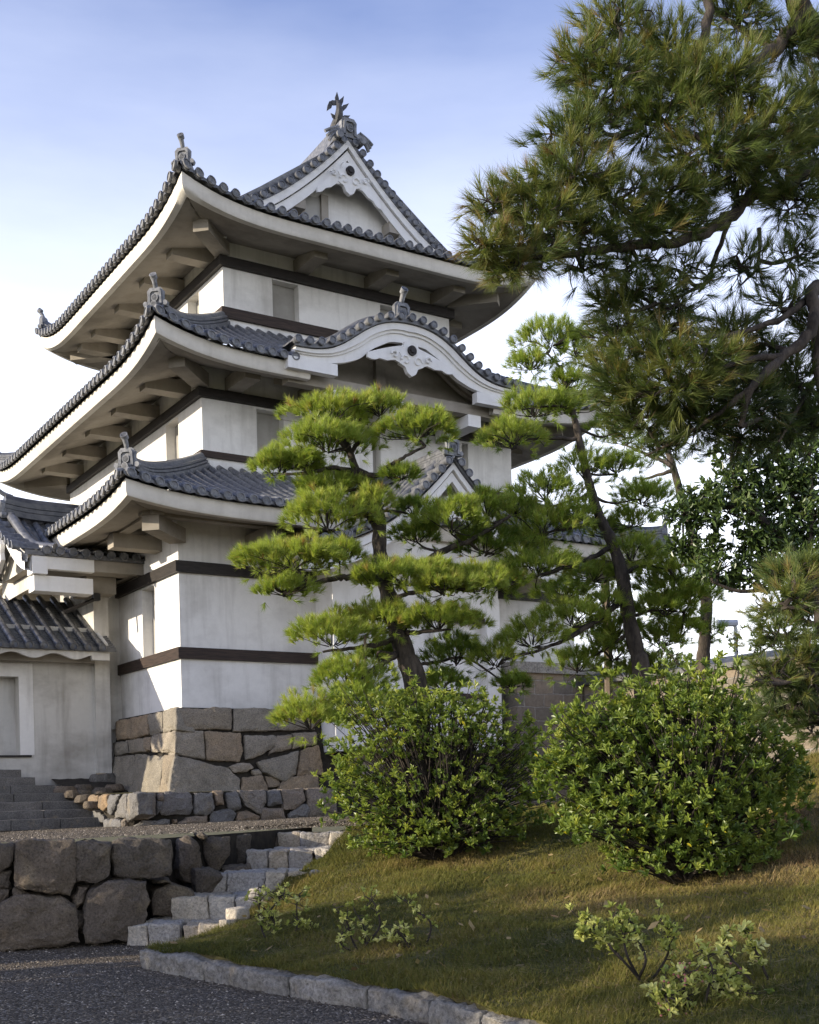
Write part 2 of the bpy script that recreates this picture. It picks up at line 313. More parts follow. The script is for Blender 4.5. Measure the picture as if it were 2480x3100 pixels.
# grass blades (one uncountable cover)
def grass(n):
    y = 3.6 + (16.6 - 3.6) * rng.random(n * 3) ** 1.25; x = medge(y) + .06 + (10 - medge(y)) * rng.random(n * 3) ** 1.3
    k = np.abs(x / y) < .52; x, y = x[k][:n], y[k][:n]; n = len(x)
    P = np.stack([x, y, mz(np.stack([x, y], 1)) - .02], 1)
    cl = np.sin(x * 5.3 + 2 * np.sin(y * 3.1)) * np.sin(y * 4.7 + 2 * np.sin(x * 2.3)); cl2 = np.sin(x * 1.7 + 1.3 * np.sin(y * 1.1)) * np.sin(y * 1.9 + x)
    ang = 2 * np.pi * rng.random(n) + .9 * np.sin(x * 4.1 + y * 2.3); ln = (.022 + .05 * rng.random(n) ** 2) * (1 + .55 * cl) * (.85 + .25 * (y / 10))
    lean = .35 + .75 * rng.random(n)
    d = np.stack([np.cos(ang) * lean, np.sin(ang) * lean, 1 - .3 * lean], 1) * ln[:, None]
    wd = np.stack([-np.sin(ang + rng.random(n)), np.cos(ang), 0 * ang], 1) * (.0022 + .0016 * rng.random(n))[:, None] * (.6 + y / 14)[:, None]
    V = np.stack([P - wd, P + wd, P + d], 1).reshape(-1, 3)
    bare = np.maximum.reduce([np.exp(-(((x - bx) / rx) ** 2 + ((y - by) / ry) ** 2)) for bx, by, rx, ry in ((.5, 13.0, 1.1, .7), (2.7, 10.6, 1.7, .8), (4.5, 12, 1.8, 2.4), (3.4, 8.6, .8, .6))])
    tint = .33 + .14 * cl + .22 * cl2 + .36 * (rng.random(n) - .5) + .38 * bare + (rng.random(n) > .95) * .35
    return V, np.clip(tint, 0, 1)
V, tt = grass(360000)
tag(npmesh('grass', V, 3, M['grass'], None, tt), kind='stuff')
# dry needles and leaves lying in the grass
n = 22000; y = 3.8 + 11 * rng.random(n); x = medge(y) + .1 + 7 * rng.random(n); q = np.stack([x, y, mz(np.stack([x, y], 1)) + .045], 1); a = rng.random(n) * 6.283; l = .06 + .10 * rng.random(n)
d = np.stack([np.cos(a) * l, np.sin(a) * l, .03 * (rng.random(n) - .3)], 1); wv = np.stack([-np.sin(a), np.cos(a), 0 * a], 1) * .0022
tag(npmesh('needle_litter', np.stack([q - wv, q + wv, q + d], 1).reshape(-1, 3), 3, M['grass'], None, .74 + .26 * rng.random(n)), kind='stuff')

n = 260; y = 4.2 + 9 * rng.random(n); x = medge(y) + .1 + 5.5 * rng.random(n); q = np.stack([x, y, mz(np.stack([x, y], 1)) + .05], 1); a = rng.random(n) * 6.283; l = .022 + .03 * rng.random(n)
e1 = np.stack([np.cos(a), np.sin(a), .4 * rng.normal(size=n)], 1) * l[:, None]; e2 = np.stack([-np.sin(a), np.cos(a), .4 * rng.normal(size=n)], 1) * l[:, None] * .5
tag(npmesh('fallen_leaves', np.stack([q - e1, q + e2, q + e1, q - e2], 1).reshape(-1, 3), 4, M['grass'], None, .9 + .1 * rng.random(n)), kind='stuff')

# ------------------------------------------------------------------ stones
def stone(name, front, back, m, parent, amp=.018, bev=.03, seed=0, seg=.065):
    bm = bmesh.new()
    for p in list(front) + list(back): bm.verts.new(tuple(map(float, p)))
    r_ = bmesh.ops.convex_hull(bm, input=bm.verts)
    bmesh.ops.delete(bm, geom=[e for e in r_['geom_interior'] if isinstance(e, bmesh.types.BMVert)], context='VERTS')
    bmesh.ops.dissolve_limit(bm, angle_limit=.12, verts=bm.verts, edges=bm.edges)
    bmesh.ops.bevel(bm, geom=list(bm.edges), offset=bev, segments=2, profile=.6, affect='EDGES', clamp_overlap=True)
    bmesh.ops.triangulate(bm, faces=bm.faces)
    for _ in range(4):
        es = [e for e in bm.edges if e.calc_length() > seg]
        if not es or len(bm.verts) > 2600: break
        bmesh.ops.subdivide_edges(bm, edges=es, cuts=1); bmesh.ops.triangulate(bm, faces=bm.faces)
    bm.normal_update(); o3 = Vector((seed * 3.7, seed * 1.3, seed * 7.1))
    mv = [v.normal * (amp * (noise.noise(v.co * 2.6 + o3) + .6 * noise.noise(v.co * 7 + o3) + .5 * noise.noise(v.co * 15 + o3) + .4 * noise.noise(v.co * 31 + o3))) for v in bm.verts]
    for v, d_ in zip(bm.verts, mv): v.co += d_
    me = bpy.data.meshes.new(name); bm.to_mesh(me); bm.free(); me.materials.append(m)
    me.polygons.foreach_set('use_smooth', [True] * len(me.polygons)); me.set_sharp_from_angle(angle=.75)
    o = bpy.data.objects.new(name, me); COL.objects.link(o); o.parent = parent; return o
_sid = [0]
def poly_stone(name, pts, s, o, p0, nrm, depth, m, parent, inset=.012, bulge=.05, shift=0., amp=.016, bev=.03):
    """a stone whose face was surveyed on the wall plane (p0, nrm: outward normal)"""
    nrm = np.array(nrm, float); nrm /= np.linalg.norm(nrm); _sid[0] += 1
    q = [hit(o[0] + s * x, o[1] + s * y, np.array(p0) + nrm * shift, nrm) for x, y in pts]; c = sum(q) / len(q)
    fr = [c + (p - c) * (1 - inset / max(np.linalg.norm(p - c), .05)) + nrm * R.uniform(-.012, .012) for p in q]
    mid = [c + (p - c) * .55 + nrm * bulge * R.uniform(.5, 1) for p in q]
    bk = [c + (p - c) * .92 - nrm * depth for p in q]
    inv = parent.matrix_world.inverted() if parent else Matrix()
    tr = lambda L_: [inv @ Vector(p) for p in L_]
    return stone(name, tr(fr + mid), tr(bk), m, parent, amp, bev, _sid[0])
Z4 = (.7188, (0, 2000)); Z2 = (.4058, (0, 2260))

# retaining wall of big rough blocks
wt = empty('retaining_wall', (-3.6, 12.5, 0), 0, 'low dark retaining wall of big rough boulders under the gravel terrace', 'wall'); bpy.context.view_layer.update()
WN = np.array([.35, -1, 0]); WP = np.array([-3.6, 12.5, .5])
RW = [([(62, 765), (130, 752), (318, 754), (318, 930), (295, 990), (205, 975), (55, 960)], 0), ([(325, 765), (415, 757), (465, 770), (470, 905), (400, 940), (318, 925)], -.03), ([(475, 757), (610, 752), (728, 748), (735, 830), (720, 910), (640, 920), (478, 905)], -.12),
      ([(755, 755), (800, 742), (840, 790), (848, 860), (820, 940), (770, 930), (745, 880)], -.95), ([(-60, 765), (0, 766), (58, 772), (50, 870), (0, 900), (-60, 900)], -.04), ([(-60, 905), (0, 905), (45, 885), (45, 960), (10, 960), (-60, 960)], -.12),
      ([(-60, 1060), (60, 990), (110, 985), (270, 995), (325, 1060), (345, 1190), (180, 1205), (-60, 1235)], .06), ([(325, 940), (380, 950), (350, 1030), (320, 1045), (300, 1000)], -.08), ([(380, 960), (490, 925), (620, 930), (635, 1000), (630, 1065), (600, 1180), (360, 1195), (350, 1060)], .04),
      ([(640, 970), (710, 945), (820, 960), (830, 1000), (740, 1060), (640, 1075)], -.35), ([(635, 925), (700, 920), (725, 935), (650, 945)], -.4), ([(-60, 960), (40, 965), (0, 1055), (-60, 1060)], -.1), ([(60, 960), (120, 978), (100, 990), (50, 985)], -.14), ([(322, 1060), (352, 1060), (352, 1150), (330, 1120)], -.15),
      ([(860, 760), (890, 742), (970, 740), (972, 820), (930, 890), (880, 890), (862, 830)], -1.5), ([(975, 735), (1060, 730), (1055, 790), (1035, 880), (980, 875)], -2.1), ([(1065, 725), (1180, 722), (1185, 800), (1070, 810)], -2.9), ([(835, 930), (865, 905), (885, 960), (840, 985)], -.8), ([(820, 880), (870, 880), (960, 900), (870, 1000), (830, 1000)], -.75), ([(940, 870), (1050, 860), (1060, 930), (930, 930)], -1.3), ([(835, 735), (850, 725), (880, 745), (860, 755)], -1.3)]
for pts, sh in RW: poly_stone('stone', pts, *Z4, WP, WN, .45, M['stone_wall'], wt, .004, .05, sh, .042, .026)
for k in range(10):                     # the wall goes on beyond the left edge of the photo
    for j in range(2):
        x0 = -4.9 - k * .95 - j * .3; z0, z1 = ((.0, .58), (.6, 1.1))[j]; y0 = max(WALLY(x0), 11.9)
        fr = [(x0 - .93 + 3.6, y0 - 12.5, z0), (x0 + 3.6, y0 - 12.5, z0), (x0 + 3.6, y0 - 12.5, z1), (x0 - .93 + 3.6, y0 - 12.5, z1)]
        stone('stone', [Vector(p) for p in fr], [Vector((p[0], p[1] + .5, p[2])) for p in fr], M['stone_wall'], wt, .03, .05, 90 + k * 2 + j, .16)
b = MB(); pts = [(-14, 12.4), (-5, 12.4), (-3.6, 12.80), (-3.05, 13.05), (-2.8, 14.0), (-2.35, 14.8), (-1.9, 15.9), (-1.4, 17.2)]
b.grid([[(x + 3.6, y - 12.5, z) for z in (-.05, 1.06)] for x, y in pts]); b.build('earth_core', M['dark_gap'], wt)

# rough stone steps from the path up to the terrace
st = empty('stone_steps', (-2.4, 12.6, 0), 0, 'rough granite steps climbing between the boulder wall and the grass mound', 'steps')
SP = [(-3.0, -1.9, 12.62, 0, .21), (-2.62, -1.58, 13.15, .2, .43), (-2.32, -1.25, 13.8, .42, .65), (-2.02, -.85, 14.9, .64, .85), (-1.78, -.7, 16.1, .84, 1.0)]
for k, (x0, x1, y0, z0, z1) in enumerate(SP):
    y1 = SP[k + 1][2] + .12 if k < 4 else 17.0; ft = y0; row = 0
    while ft < y1 - .05:
        dp = .34 if row == 0 else R.uniform(.3, .5); x = x0 + .12 * row
        while x < x1 + .15 - .02:
            wd = (R.uniform(.17, .46) if row == 0 else R.uniform(.3, .6)); zz = z1 + (R.uniform(-.02, .015) if row == 0 else R.uniform(-.012, .004)) - .006 * row; yy = ft + R.uniform(-.09, .06) - .18 * (x - x0)
            bx = [(x + .010, yy), (x + wd - .010, yy + R.uniform(-.03, .03)), (x + wd - R.uniform(0, .04), yy + dp - .01), (x + R.uniform(0, .04), yy + dp - .01)]
            _sid[0] += 1
            stone('step_stone', [Vector((p[0] + 2.4, p[1] - 12.6, zz)) for p in bx], [Vector((p[0] + 2.4, p[1] - 12.6, z0 - .05)) for p in bx], M['stone_step'], st, .03, .02, _sid[0], .055)
            x += wd
        ft += dp; row += 1
b = MB()
for k, (x0, x1, y0, z0, z1) in enumerate(SP): b.box(x0 + 2.45, x1 + 2.6, y0 - 12.5, (SP[k + 1][2] if k < 4 else 17.2) - 12.35, z0 - .1, z1 - .06)
b.build('earth_core', M['dark_gap'], st)
# cobbles along the right edge of the steps
for (x, y, Y, s_) in ((655, 1920, 12.9, .13), (500, 1925, 12.35, .11), (545, 1880, 13.0, .1), (693, 1800, 14.9, .16), (480, 1945, 12.2, .09)):
    p = at(x, y, Y); 
    sp = [Vector((math.cos(a) * s_ * R.uniform(.8, 1.3), math.sin(a) * s_ * R.uniform(.8, 1.2), h * s_ * .7)) for a in np.linspace(0, 5.6, 7) for h in (-.6, .4, .8)]
    _sid[0] += 1; o = stone('boulder', sp, [Vector((0, 0, -.9 * s_))], M['stone_step'], None, .012, .03, _sid[0]); o.location = tuple(p)
    tag(o, 'rounded pinkish boulder half sunk in grass beside the rough steps', 'rock', 'boulders edging the rough steps')

# kerb of long granite stones
kb = empty('stone_kerb', (KERB[0][0], KERB[0][1], 0), 0, 'rough grey granite kerb between the gravel path and the grass mound', 'kerb')
kp = smooth_path([(p[0], p[1], 0) for p in KERB], 12); acc = [0]
for i in range(1, len(kp)): acc.append(acc[-1] + np.linalg.norm(kp[i] - kp[i - 1]))
def kpt(s_): return np.array([np.interp(s_, acc, [p[i] for p in kp]) for i in range(2)])
cuts = [0, 1.12, 2.3, 3.2, 3.9, 4.5, 5.1, 5.7, 6.3, 6.9, acc[-1]]
for a_, b_ in zip(cuts[:-1], cuts[1:]):
    fr, bk = [], []
    for s_ in (a_ + .008, (a_ + b_) / 2, b_ - .008):
        p = kpt(s_); t_ = kpt(min(s_ + .05, acc[-1])) - kpt(max(s_ - .05, 0)); t_ /= np.linalg.norm(t_); nn = np.array([-t_[1], t_[0]])
        for off, zz in ((0, -.05), (0, .165), (.22, .185), (.22, -.05)):
            q = p + nn * off; (fr if off == 0 else bk).append(Vector((q[0] - KERB[0][0], q[1] - KERB[0][1], zz + R.uniform(-.008, .008))))
    _sid[0] += 1; stone('kerb_stone', fr, bk, M['stone_kerb'], kb, .034, .016, _sid[0], .04)

# ------------------------------------------------------------------ stone base of the tower and the low wall before it
def lw(u, v, z): return Vector((u, v, z))
TB = empty('stone_foundation', tuple(loc2w(0, 0, 0)), ROTZ, 'massive grey granite foundation under the white tower walls', 'stone base'); bpy.context.view_layer.update()
bat = lambda z: interp(z, [1.0, 1.66, 2.36, 2.85, 3.3], [-.74, -.545, -.32, -.245, -.2])
FN = -VA + np.array([0, 0, .16]); LN = -UA + np.array([0, 0, .16])
FP = loc2w(0, bat(2.4), 2.4); LP = loc2w(bat(2.4), 0, 2.4)
FS = [[(744, 197), (975, 199), (975, 290), (742, 290)], [(982, 199), (1330, 202), (1330, 290), (1130, 295), (985, 296)], [(740, 295), (858, 295), (866, 415), (735, 395)], [(862, 297), (1015, 303), (1028, 380), (1010, 428), (872, 418)],
      [(1030, 312), (1165, 312), (1190, 340), (1110, 395), (1035, 418)], [(1168, 312), (1235, 310), (1228, 368), (1130, 398)], [(735, 402), (870, 425), (960, 450), (1012, 500), (1010, 610), (700, 610)], [(965, 445), (1000, 430), (1055, 430), (1072, 452), (1040, 470), (985, 472)],
      [(1080, 425), (1160, 400), (1262, 380), (1250, 480), (1200, 510), (1110, 470)], [(1265, 378), (1340, 355), (1370, 480), (1255, 485)], [(1020, 490), (1105, 482), (1130, 540), (1130, 600), (1015, 600)], [(1060, 465), (1090, 455), (1105, 480), (1070, 485)], [(1112, 480), (1165, 490), (1195, 530), (1130, 535)],
      [(1200, 490), (1340, 480), (1360, 600), (1290, 600), (1135, 600), (1195, 530)], [(1240, 305), (1335, 300), (1335, 350), (1235, 372)]]
LS = [[(684, 212), (742, 197), (742, 290), (685, 305)], [(620, 225), (682, 213), (683, 302), (630, 318)], [(547, 240), (618, 226), (622, 312), (550, 332)], [(487, 255), (545, 242), (547, 328), (490, 335)], [(636, 315), (740, 293), (735, 390), (700, 392), (638, 385)], [(605, 325), (633, 320), (633, 380), (607, 382)],
      [(540, 335), (603, 325), (605, 382), (545, 390)], [(480, 345), (537, 335), (540, 390), (480, 403)], [(568, 392), (640, 390), (690, 400), (660, 600), (548, 600), (560, 450)], [(480, 405), (566, 396), (563, 470), (545, 600), (465, 600), (470, 450)], [(692, 398), (733, 395), (705, 600), (662, 600)]]
for p_ in FS: poly_stone('stone', p_, *Z4, FP, FN, .4, M['stone_base'], TB, .003, .045, R.uniform(-.03, .03), .028, .02)
for p_ in LS: poly_stone('stone', p_, *Z4, LP, LN, .4, M['stone_base'], TB, .003, .045, R.uniform(-.03, .03), .028, .02)
for k in range(7):
    for j in range(3):
        u0 = 3.2 + k * 1.0 + .3 * (j % 2); z0 = 1.0 + j * .77
        fr = [lw(u0, bat(z0), z0), lw(u0 + .98, bat(z0), z0), lw(u0 + .98, bat(z0 + .75), z0 + .75), lw(u0, bat(z0 + .75), z0 + .75)]
        stone('stone', fr, [p + Vector((0, .4, 0)) for p in fr], M['stone_base'], TB, .02, .03, 300 + k * 3 + j, .16)
b = MB(); zs = [0.9, 1.7, 2.4, 2.9, 3.28]
cz_ = lambda z: bat(2.4) + .16 * (z - 2.4) + .10
b.grid([[(cz_(z), 11.2, z) for z in zs], [(cz_(z), cz_(z), z) for z in zs], [(10.2, cz_(z), z) for z in zs], [(10.2, 11.2, z) for z in zs]])
b.box(.05, 10.1, .05, 11.1, 1.0, 3.27)
b.build('joint_core', M['dark_gap'], TB)

LWt = empty('low_stone_wall', tuple(loc2w(-1.55, -1.3, 0)), ROTZ, 'knee high wall of mixed brown and grey stones at the foot of the tower', 'wall'); bpy.context.view_layer.update()
FP2, LP2 = loc2w(0, -1.3, 1.3), loc2w(-1.55, 0, 1.3)
F2 = [(Z2, q) for q in ([(1032, 345), (1165, 338), (1170, 520), (1100, 545), (1032, 550)], [(1170, 350), (1220, 345), (1225, 400), (1175, 405)], [(1230, 335), (1395, 335), (1440, 370), (1445, 450), (1420, 510), (1200, 522), (1195, 480)], [(1448, 340), (1588, 335), (1600, 470), (1560, 515), (1465, 510)], [(1592, 330), (1670, 325), (1675, 440), (1620, 445)],
      [(1005, 610), (1060, 552), (1275, 535), (1285, 585), (1150, 600)], [(1290, 540), (1325, 540), (1325, 580), (1295, 580)], [(1330, 580), (1400, 525), (1550, 515), (1555, 575)], [(1175, 410), (1210, 410), (1190, 480), (1175, 510)])]
F2 += [(Z4, q) for q in ([(950, 552), (1000, 548), (1020, 620), (990, 632), (960, 622)], [(1003, 545), (1120, 545), (1125, 600), (1100, 650), (1030, 612)], [(1122, 545), (1180, 542), (1195, 607), (1130, 614)], [(1184, 540), (1285, 533), (1285, 590), (1245, 628), (1197, 628)], [(885, 632), (980, 620), (1000, 642), (985, 690), (880, 690)], [(1002, 640), (1045, 628), (1098, 655), (1095, 675), (1000, 678)], [(1105, 622), (1195, 620), (1208, 668), (1105, 672)],
      [(1212, 642), (1285, 600), (1310, 610), (1300, 665), (1215, 668)], [(1292, 535), (1340, 530), (1420, 540), (1425, 660), (1305, 662), (1295, 600)])]
L2 = [(Z2, q) for q in ([(942, 350), (1028, 345), (1030, 515), (950, 560)], [(905, 350), (943, 350), (942, 530), (845, 538)], [(800, 360), (885, 358), (850, 470), (825, 515), (805, 450)], [(732, 362), (797, 360), (802, 440), (770, 480), (725, 465)], [(648, 365), (730, 360), (724, 440), (650, 452)], [(580, 372), (645, 368), (637, 450), (600, 492), (568, 487)], [(490, 378), (577, 372), (570, 442), (510, 445)],
      [(638, 470), (720, 458), (772, 520), (770, 565), (720, 575), (665, 595)], [(572, 500), (635, 498), (642, 575), (600, 612), (578, 600)], [(775, 548), (902, 542), (905, 610), (780, 612)], [(907, 540), (935, 545), (927, 605), (908, 605)], [(500, 450), (568, 448), (572, 590), (520, 600)])]
for zz, q in F2: poly_stone('stone', q, *zz, FP2, -VA, .3, M['stone_low'], LWt, .005, .05, R.uniform(-.05, .05), .034, .02)
for zz, q in L2: poly_stone('stone', q, *zz, LP2, -UA, .3, M['stone_low'], LWt, .005, .05, R.uniform(-.05, .05), .034, .02)
for k in range(5):
    x0 = 5.05 + k * .8; fr = [Vector((x0, 0, 1.0)), Vector((x0 + .78, 0, 1.0)), Vector((x0 + .78, 0, 1.66)), Vector((x0, 0, 1.66))]
    stone('stone', fr, [p + Vector((0, .4, 0)) for p in fr], M['stone_low'], LWt, .03, .05, 500 + k, .16)
b = MB(); b.box(.1, 9, .1, .9, .9, 1.60); b.box(.1, .9, .1, 2.4, .9, 1.60); b.build('joint_core', M['dark_gap'], LWt)
b = MB(); b.grid([[(.05, .08, 1.63), (.05, 4.2, 1.66)], [(2.0, .08, 1.63), (2.0, 4.2, 1.7)]]); b.grid([[(2.0, .08, 1.63), (2.0, 1.4, 1.64)], [(9, .08, 1.63), (9, 1.4, 1.64)]]); b.build('earth_top', M['soil'], LWt)
# ------------------------------------------------------------------ the three-storey tower (local x = along the front, y = depth)
T = empty('castle_tower', tuple(loc2w(0, 0, 0)), ROTZ, 'white plastered three storey tower with curved grey tiled eaves on the stone foundation', 'tower')
TW = {1: (0, 10.0, 0, 10.95), 2: (1, 9.0, 1, 9.95), 3: (2, 7.97, 2, 8.95)}          # wall rectangles u0 u1 v0 v1 per storey

class Roof:                              # one ring of eaves
    def __init__(s, rect, D, ze, rise, A, Lk, tile):
        s.u0, s.u1, s.v0, s.v1 = rect; s.D = D; s.ze = ze; s.rise = rise; s.A = A; s.Lk = Lk
    def pt(s, side, a, o, dz=0., up=None):
        L0, L1 = (s.u0, s.u1) if side in 'FB' else (s.v0, s.v1)
        d = min(a - L0, L1 - a); z = s.ze + s.rise(o) + s.A * max(0, 1 - max(d, 0) / s.Lk) ** 3 * max(0, 1 - max(o, 0) / s.D) ** 1.5 + dz
        return {'F': (a, s.v0 + o, z), 'B': (a, s.v1 - o, z), 'L': (s.u0 + o, a, z), 'R': (s.u1 - o, a, z)}[side]
    def rng(s, side): return (s.u0, s.u1) if side in 'FB' else (s.v0, s.v1)

def tube_row(mb, P, o0, o1, r=.080, step=.27, seg=7, disc=True, dm=None):
    """one row of half-round cover tiles: P(o, dz, da) gives a point at run o, raised dz, shifted da sideways"""
    n = max(2, int(math.ceil((o1 - o0) / step))); ring = []
    angs = [math.pi * (k / (seg - 1)) for k in range(seg)]
    for i in range(n):
        a, b_ = o0 + (o1 - o0) * i / n, o0 + (o1 - o0) * (i + 1) / n
        for o, rr in ((a, r), (b_, r * .90)):
            ring.append([P(o, .02 + rr * 1.05 * math.sin(t), rr * math.cos(t)) for t in angs])
    mb.grid(ring)
    if disc:
        k = 12; R0 = [P(o0 - .03, .035 + r * 1.12 * math.sin(2 * math.pi * j / k), r * 1.12 * math.cos(2 * math.pi * j / k)) for j in range(k)]
        R3 = [P(o0 + .12, .035 + r * 1.05 * math.sin(2 * math.pi * j / k), r * 1.05 * math.cos(2 * math.pi * j / k)) for j in range(k)]
        R1 = [P(o0 - .036, .035 + r * .86 * math.sin(2 * math.pi * j / k), r * .86 * math.cos(2 * math.pi * j / k)) for j in range(k)]
        R2 = [P(o0 - .018, .035 + r * .74 * math.sin(2 * math.pi * j / k), r * .74 * math.cos(2 * math.pi * j / k)) for j in range(k)]
        fs = []
        for q in range(3): fs += [(q * k + j, q * k + (j + 1) % k, (q + 1) * k + (j + 1) % k, (q + 1) * k + j) for j in range(k)]
        (dm or mb).add(R3 + R0 + R1 + R2, fs + [tuple(range(3 * k, 4 * k))])

def eave_ring(name, par, rf, omax, gap=None, sides='FLRB', fh=.28, soff=None, wall=None, omin_gap=.9):
    """tiles, fascia and soffit of one ring. omax(side,a): how far a row climbs. gap: (side,a0,a1) where the eave is broken by a curved gable"""
    mb = MB(); fa = MB(); so = MB(); dm = MB(); S = .26
    for sd in sides:
        L0, L1 = rf.rng(sd); n = int(round((L1 - L0) / S)); st_ = (L1 - L0) / n
        ing = lambda a: gap and gap[0] == sd and gap[1] < a < gap[2]
        # pan tiles: stepped courses, hollow between the cover rows
        cols = []
        for i in range(n * 4 + 1):
            a = L0 + (L1 - L0) * i / (n * 4); om = omax(sd, a); o_ = omin_gap if ing(a) else -.03
            hol = -.022 * math.sin(math.pi * ((i % 4) / 4)) if True else 0
            col = []; nc = 16
            om = max(om, o_)
            for c_ in range(nc):
                oa, ob = o_ + (om - o_) * c_ / nc, o_ + (om - o_) * (c_ + 1) / nc
                col += [rf.pt(sd, a, oa, hol + .016), rf.pt(sd, a, ob, hol - .004)]
            cols.append(col)
        mb.grid(cols)
        for i in range(n):
            a = L0 + (i + .5) * st_; om = omax(sd, a); o0 = omin_gap if ing(a) else -.06
            if om - o0 < .12: continue
            tube_row(mb, lambda o, dz, da, a=a, sd=sd: rf.pt(sd, a + da, o, dz), o0, om, dm=dm)
        # scalloped lip of the pan tiles under the discs
        top, bot = [], []
        for i in range(n * 6 + 1):
            a = L0 + (L1 - L0) * i / (n * 6)
            top.append(rf.pt(sd, a, -.035, .02)); bot.append(rf.pt(sd, a, -.035, -.035 - .035 * abs(math.sin(math.pi * (i % 6) / 6))))
        if not (gap and gap[0] == sd): mb.grid([top, bot])
        else:
            for lo, hi in ((L0, gap[1]), (gap[2], L1)):
                k = [i for i in range(n * 6 + 1) if lo - .01 <= L0 + (L1 - L0) * i / (n * 6) <= hi + .01]; mb.grid([[top[i] for i in k], [bot[i] for i in k]])
        # fascia and soffit
        segs = [(L0, L1)] if not (gap and gap[0] == sd) else [(L0, gap[1] + .15), (gap[2] - .15, L1)]
        off = .07; th = .16
        for lo, hi in segs:
            m_ = max(6, int((hi - lo) / .18)); strip = []
            for i in range(m_ + 1):
                a = lo + (hi - lo) * i / m_
                cl = lambda a, o: min(max(a, L0 + o), L1 - o)
                zt, zb = -.075, -.075 - fh
                strip.append([rf.pt(sd, cl(a, off), off, zt), rf.pt(sd, cl(a, off), off, zb + .05), rf.pt(sd, cl(a, off + .03), off + .03, zb), rf.pt(sd, cl(a, off + th), off + th, zb), rf.pt(sd, cl(a, off + th), off + th, zt)])
                for q, o in enumerate((off, off, off + .03, off + th, off + th)):      # keep the bottom level with the eave, not the slope
                    p = list(strip[-1][q]); p[2] -= rf.rise(o); strip[-1][q] = tuple(p)
            fa.grid(strip)
        wl = wall[{'F': 2, 'B': 3, 'L': 0, 'R': 1}[sd]]; Dw = abs(wl - {'F': rf.v0, 'B': rf.v1, 'L': rf.u0, 'R': rf.u1}[sd]); rows = []
        m_ = int((L1 - L0) / .2)
        for i in range(m_ + 1):
            a = L0 + (L1 - L0) * i / m_; r_ = []
            for j in range(9):
                o = off + th * .8 + (Dw + .02 - off - th * .8) * j / 8; aa = min(max(a, L0 + o), L1 - o); d = min(aa - L0, L1 - aa)
                if ing(a) and o < omin_gap: o = omin_gap
                z0 = rf.ze - .075 - fh + .012; cz = rf.A * max(0, 1 - max(a - L0, 0) / rf.Lk if a < (L0 + L1) / 2 else 1 - max(L1 - a, 0) / rf.Lk) ** 3
                z = z0 + cz * max(0, 1 - o / Dw) ** 1.3 + (soff - z0) * (max(0, o - .35) / (Dw - .35)) ** 1.0
                p = rf.pt(sd, aa, o); r_.append((p[0], p[1], z))
            rows.append(r_)
        so.grid(rows)
    o = mb.build(name, M['tile'], par, ang=.9)
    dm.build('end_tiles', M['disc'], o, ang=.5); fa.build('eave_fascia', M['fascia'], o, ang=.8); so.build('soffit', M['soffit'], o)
    return o

RIDGE = [(-.17, -.05), (-.17, .05), (-.12, .06), (-.145, .07), (-.145, .11), (-.10, .12), (-.125, .13), (-.125, .17), (-.09, .18)] + [(-.085 * math.cos(t), .19 + .085 * math.sin(t)) for t in np.linspace(.2, math.pi - .2, 7)]
RIDGE += [(.09, .18), (.125, .17), (.125, .13), (.10, .12), (.145, .11), (.145, .07), (.12, .06), (.17, .05), (.17, -.05)]
def onigawara(par, p, d, s=1., horn=True, name='ridge_end_tile', plate=True):
    """ornamental end tile facing along horizontal direction d at p"""
    d = np.array(d, float); d /= np.linalg.norm(d); sd = np.array([d[1], -d[0], 0]); up = np.array([0, 0, 1.]); p = np.array(p, float); b = MB()
    Q = lambda a, z, f: p + sd * a * s + up * z * s + d * f * s
    out_ = [(-.27, 0), (-.30, .06), (-.26, .12), (-.20, .10), (-.19, .20), (-.20, .36), (-.13, .44), (.13, .44), (.20, .36), (.19, .20), (.20, .10), (.26, .12), (.30, .06), (.27, 0)]
    b.prism([Q(a, z, -.06) for a, z in out_], d * .10 * s)
    inn = [(-.17, .04), (-.15, .34), (-.11, .40), (.11, .40), (.15, .34), (.17, .04), (.11, .04), (.11, .30), (.07, .34), (-.07, .34), (-.11, .30), (-.11, .04)]
    b.prism([Q(a, z, .03) for a, z in inn], d * .05 * s)
    def disc(c, dirv, r, l):
        b.tube([c - dirv * l, c, c + dirv * .012, c + dirv * .012, c - dirv * .0], [r * .92, r, r, r * .78, r * .74], 14)
    disc(Q(0, .19, .08), d, .085 * s, .08 * s)
    for a in (-.24, .24): b.tube([Q(a, .07, -.06), Q(a, .07, .06)], .06 * s, 10)
    if horn:
        hv = d * .55 + up * .85; hv /= np.linalg.norm(hv); b.tube([Q(0, .38, -.02) , Q(0, .46, .0) + hv * .06 * s, Q(0, .46, .0) + hv * .20 * s], [.05 * s, .055 * s, .062 * s], 12)
        disc(Q(0, .46, 0) + hv * .27 * s, (d * .8 + up * .6), .085 * s, .10 * s)
        disc(Q(.0, .0, .14) + up * .02, d, .075 * s, .18 * s)
    return b.build(name, M['ornament'], par, ang=.5)

def hips(par, rf, corners, top_o, ext=.02):
    for cu, cv in corners:
        su, sv = (1, 'u0') if cu == 'u0' else (-1, 'u1'), (1 if cv == 'v0' else -1)
        su = su[0]; uc = getattr(rf, cu); vc = getattr(rf, cv); sd = 'F' if cv == 'v0' else 'B'
        path = []
        for k in range(19):
            o = .10 + (top_o - .10) * k / 18; p = rf.pt(sd, uc + su * o, o, .03 + .10 * max(0, 1 - o / .7) ** 2); path.append(p)
        b = MB(); b.sweep(path, RIDGE); h = b.build('hip_ridge', M['tile'], par, ang=.5)
        onigawara(h, np.array(path[0]) + np.array([su * .03, sv * .03, -.02]), (-su, -sv, 0), .82, name='ridge_end_tile')

